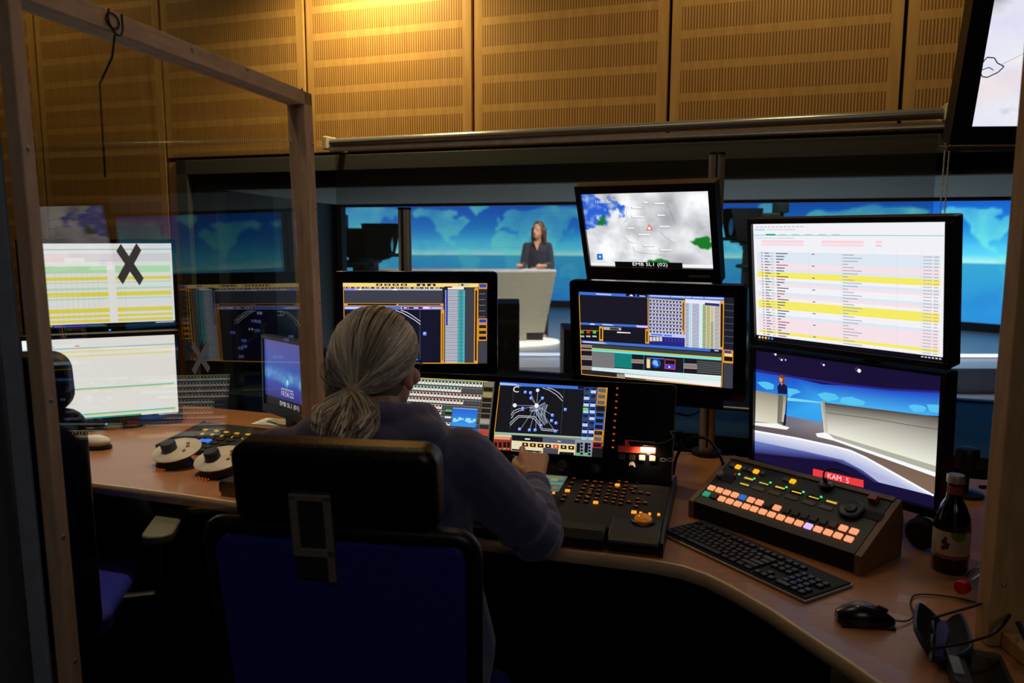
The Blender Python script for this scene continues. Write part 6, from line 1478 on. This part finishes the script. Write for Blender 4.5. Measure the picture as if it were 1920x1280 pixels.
mb.build('hair_tie', mat('beige hair tie', (170, 148, 112), .8), op, M=op.matrix_world.inverted())
# spectacles
gl = MB()
for s in (-1, 1): gl.tube([H(s*.033+.026*math.cos(t*.35), .102-.012*(abs(math.cos(t*.35))), .004+.020*math.sin(t*.35)) for t in range(18)], .0018, 6, closed=True); gl.tube([H(s*.060, .092, .010), H(s*.078, .06, .010), H(s*.084, .01, .012), H(s*.085, -.012, .006)], .0017, 6)
gl.tube([H(-.008, .106, .006), H(0, .110, .009), H(.008, .106, .006)], .0016, 6); gl.build('spectacles', mat('dark metal rim', (60, 58, 56), .3, .8), op, M=op.matrix_world.inverted())
for s in (-1, 1): MB().ell((s*.032, .082, .004), (.013, .010, .010), M=HM, n=12).build('eye', mat('eye white', (220, 214, 206), .2), op, M=op.matrix_world.inverted())
# ------------------------------------------------------------------ light
def spot(name, loc, target, power, rgb, size, blend, rad=.05):
    l = bpy.data.lights.new(name, 'SPOT'); l.energy = power; l.color = rgb; l.spot_size = R(size); l.spot_blend = blend; l.shadow_soft_size = rad
    o = bpy.data.objects.new(name, l); C.objects.link(o); o.location = loc
    o.rotation_euler = (Vector(target)-Vector(loc)).to_track_quat('-Z', 'Y').to_euler(); return o
def area(name, loc, target, power, rgb, sx, sy):
    l = bpy.data.lights.new(name, 'AREA'); l.energy = power; l.color = rgb; l.shape = 'RECTANGLE'; l.size = sx; l.size_y = sy
    if power > 100: l.spread = R(80)
    o = bpy.data.objects.new(name, l); C.objects.link(o); o.location = loc
    o.rotation_euler = (Vector(target)-Vector(loc)).to_track_quat('-Z', 'Y').to_euler(); return o
WP = lambda s, d, z: WF @ Vector((s, d, z))
spot('wall_washer', WP(-1.86, -.26, 2.90), WP(-1.88, -.02, 2.2), 78, (1, .77, .34), 150, 1., .05)
spot('wall_washer_b', WP(-.1, -.75, 3.3), WP(-.15, 0, 2.1), 31, (1, .74, .32), 140, 1., .08)
spot('wall_washer_c', WP(-3.9, -.9, 3.3), WP(-3.9, 0, 1.8), 13, (1, .78, .34), 140, 1., .08)
area('ceiling_glow', (-.3, 1.75, 3.3), (-.3, 1.75, 0), 3.6, (1, .74, .5), .8, .5)
spot('downlight', (-1.15, 2.45, 3.3), (-1.12, 2.55, .74), 115, (1, .84, .62), 46, .9, .06)
area('room_glow', (.4, -1.6, 2.9), (0, 2.0, .9), 5.0, (1, .92, .84), 1.6, .8)
spot('label_lamp', LAMP_W, LAMP_T, .5, (1, .70, .42), 140, .8, .006)
area('studio_key', (2.5, 6.5, 4.2), (0, 11, 1), 120, (1, .93, .82), 2, 1.2)
area('studio_fill', (-2.5, 8, 4.5), (0.2, 11, 1), 60, (1, .95, .88), 2, 1.2)
area('studio_floor_light', (3, 11, 5), (3, 11, 0), 110, (.95, .97, 1), 5, 2.5)
area('soffit_fill', (1.2, 6.3, -.2), (.6, 4.4, 1.7), 22, (.8, .95, 1), 3.2, .3)  # added upward fill that brightens the window soffit, no real fixture
w = bpy.data.worlds.new('world'); bpy.context.scene.world = w; w.use_nodes = True
w.node_tree.nodes['Background'].inputs[0].default_value = (.010, .011, .014, 1); w.node_tree.nodes['Background'].inputs[1].default_value = .35
sc = bpy.context.scene
sc.view_settings.view_transform = 'Standard'; sc.view_settings.look = 'None'; sc.view_settings.gamma = 1; sc.view_settings.exposure = 0
sc.view_settings.use_curve_mapping = False
sc.cycles.max_bounces = 6; sc.cycles.transparent_max_bounces = 16; sc.cycles.caustics_reflective = False; sc.cycles.caustics_refractive = False
sc.cycles.sample_clamp_indirect = 4
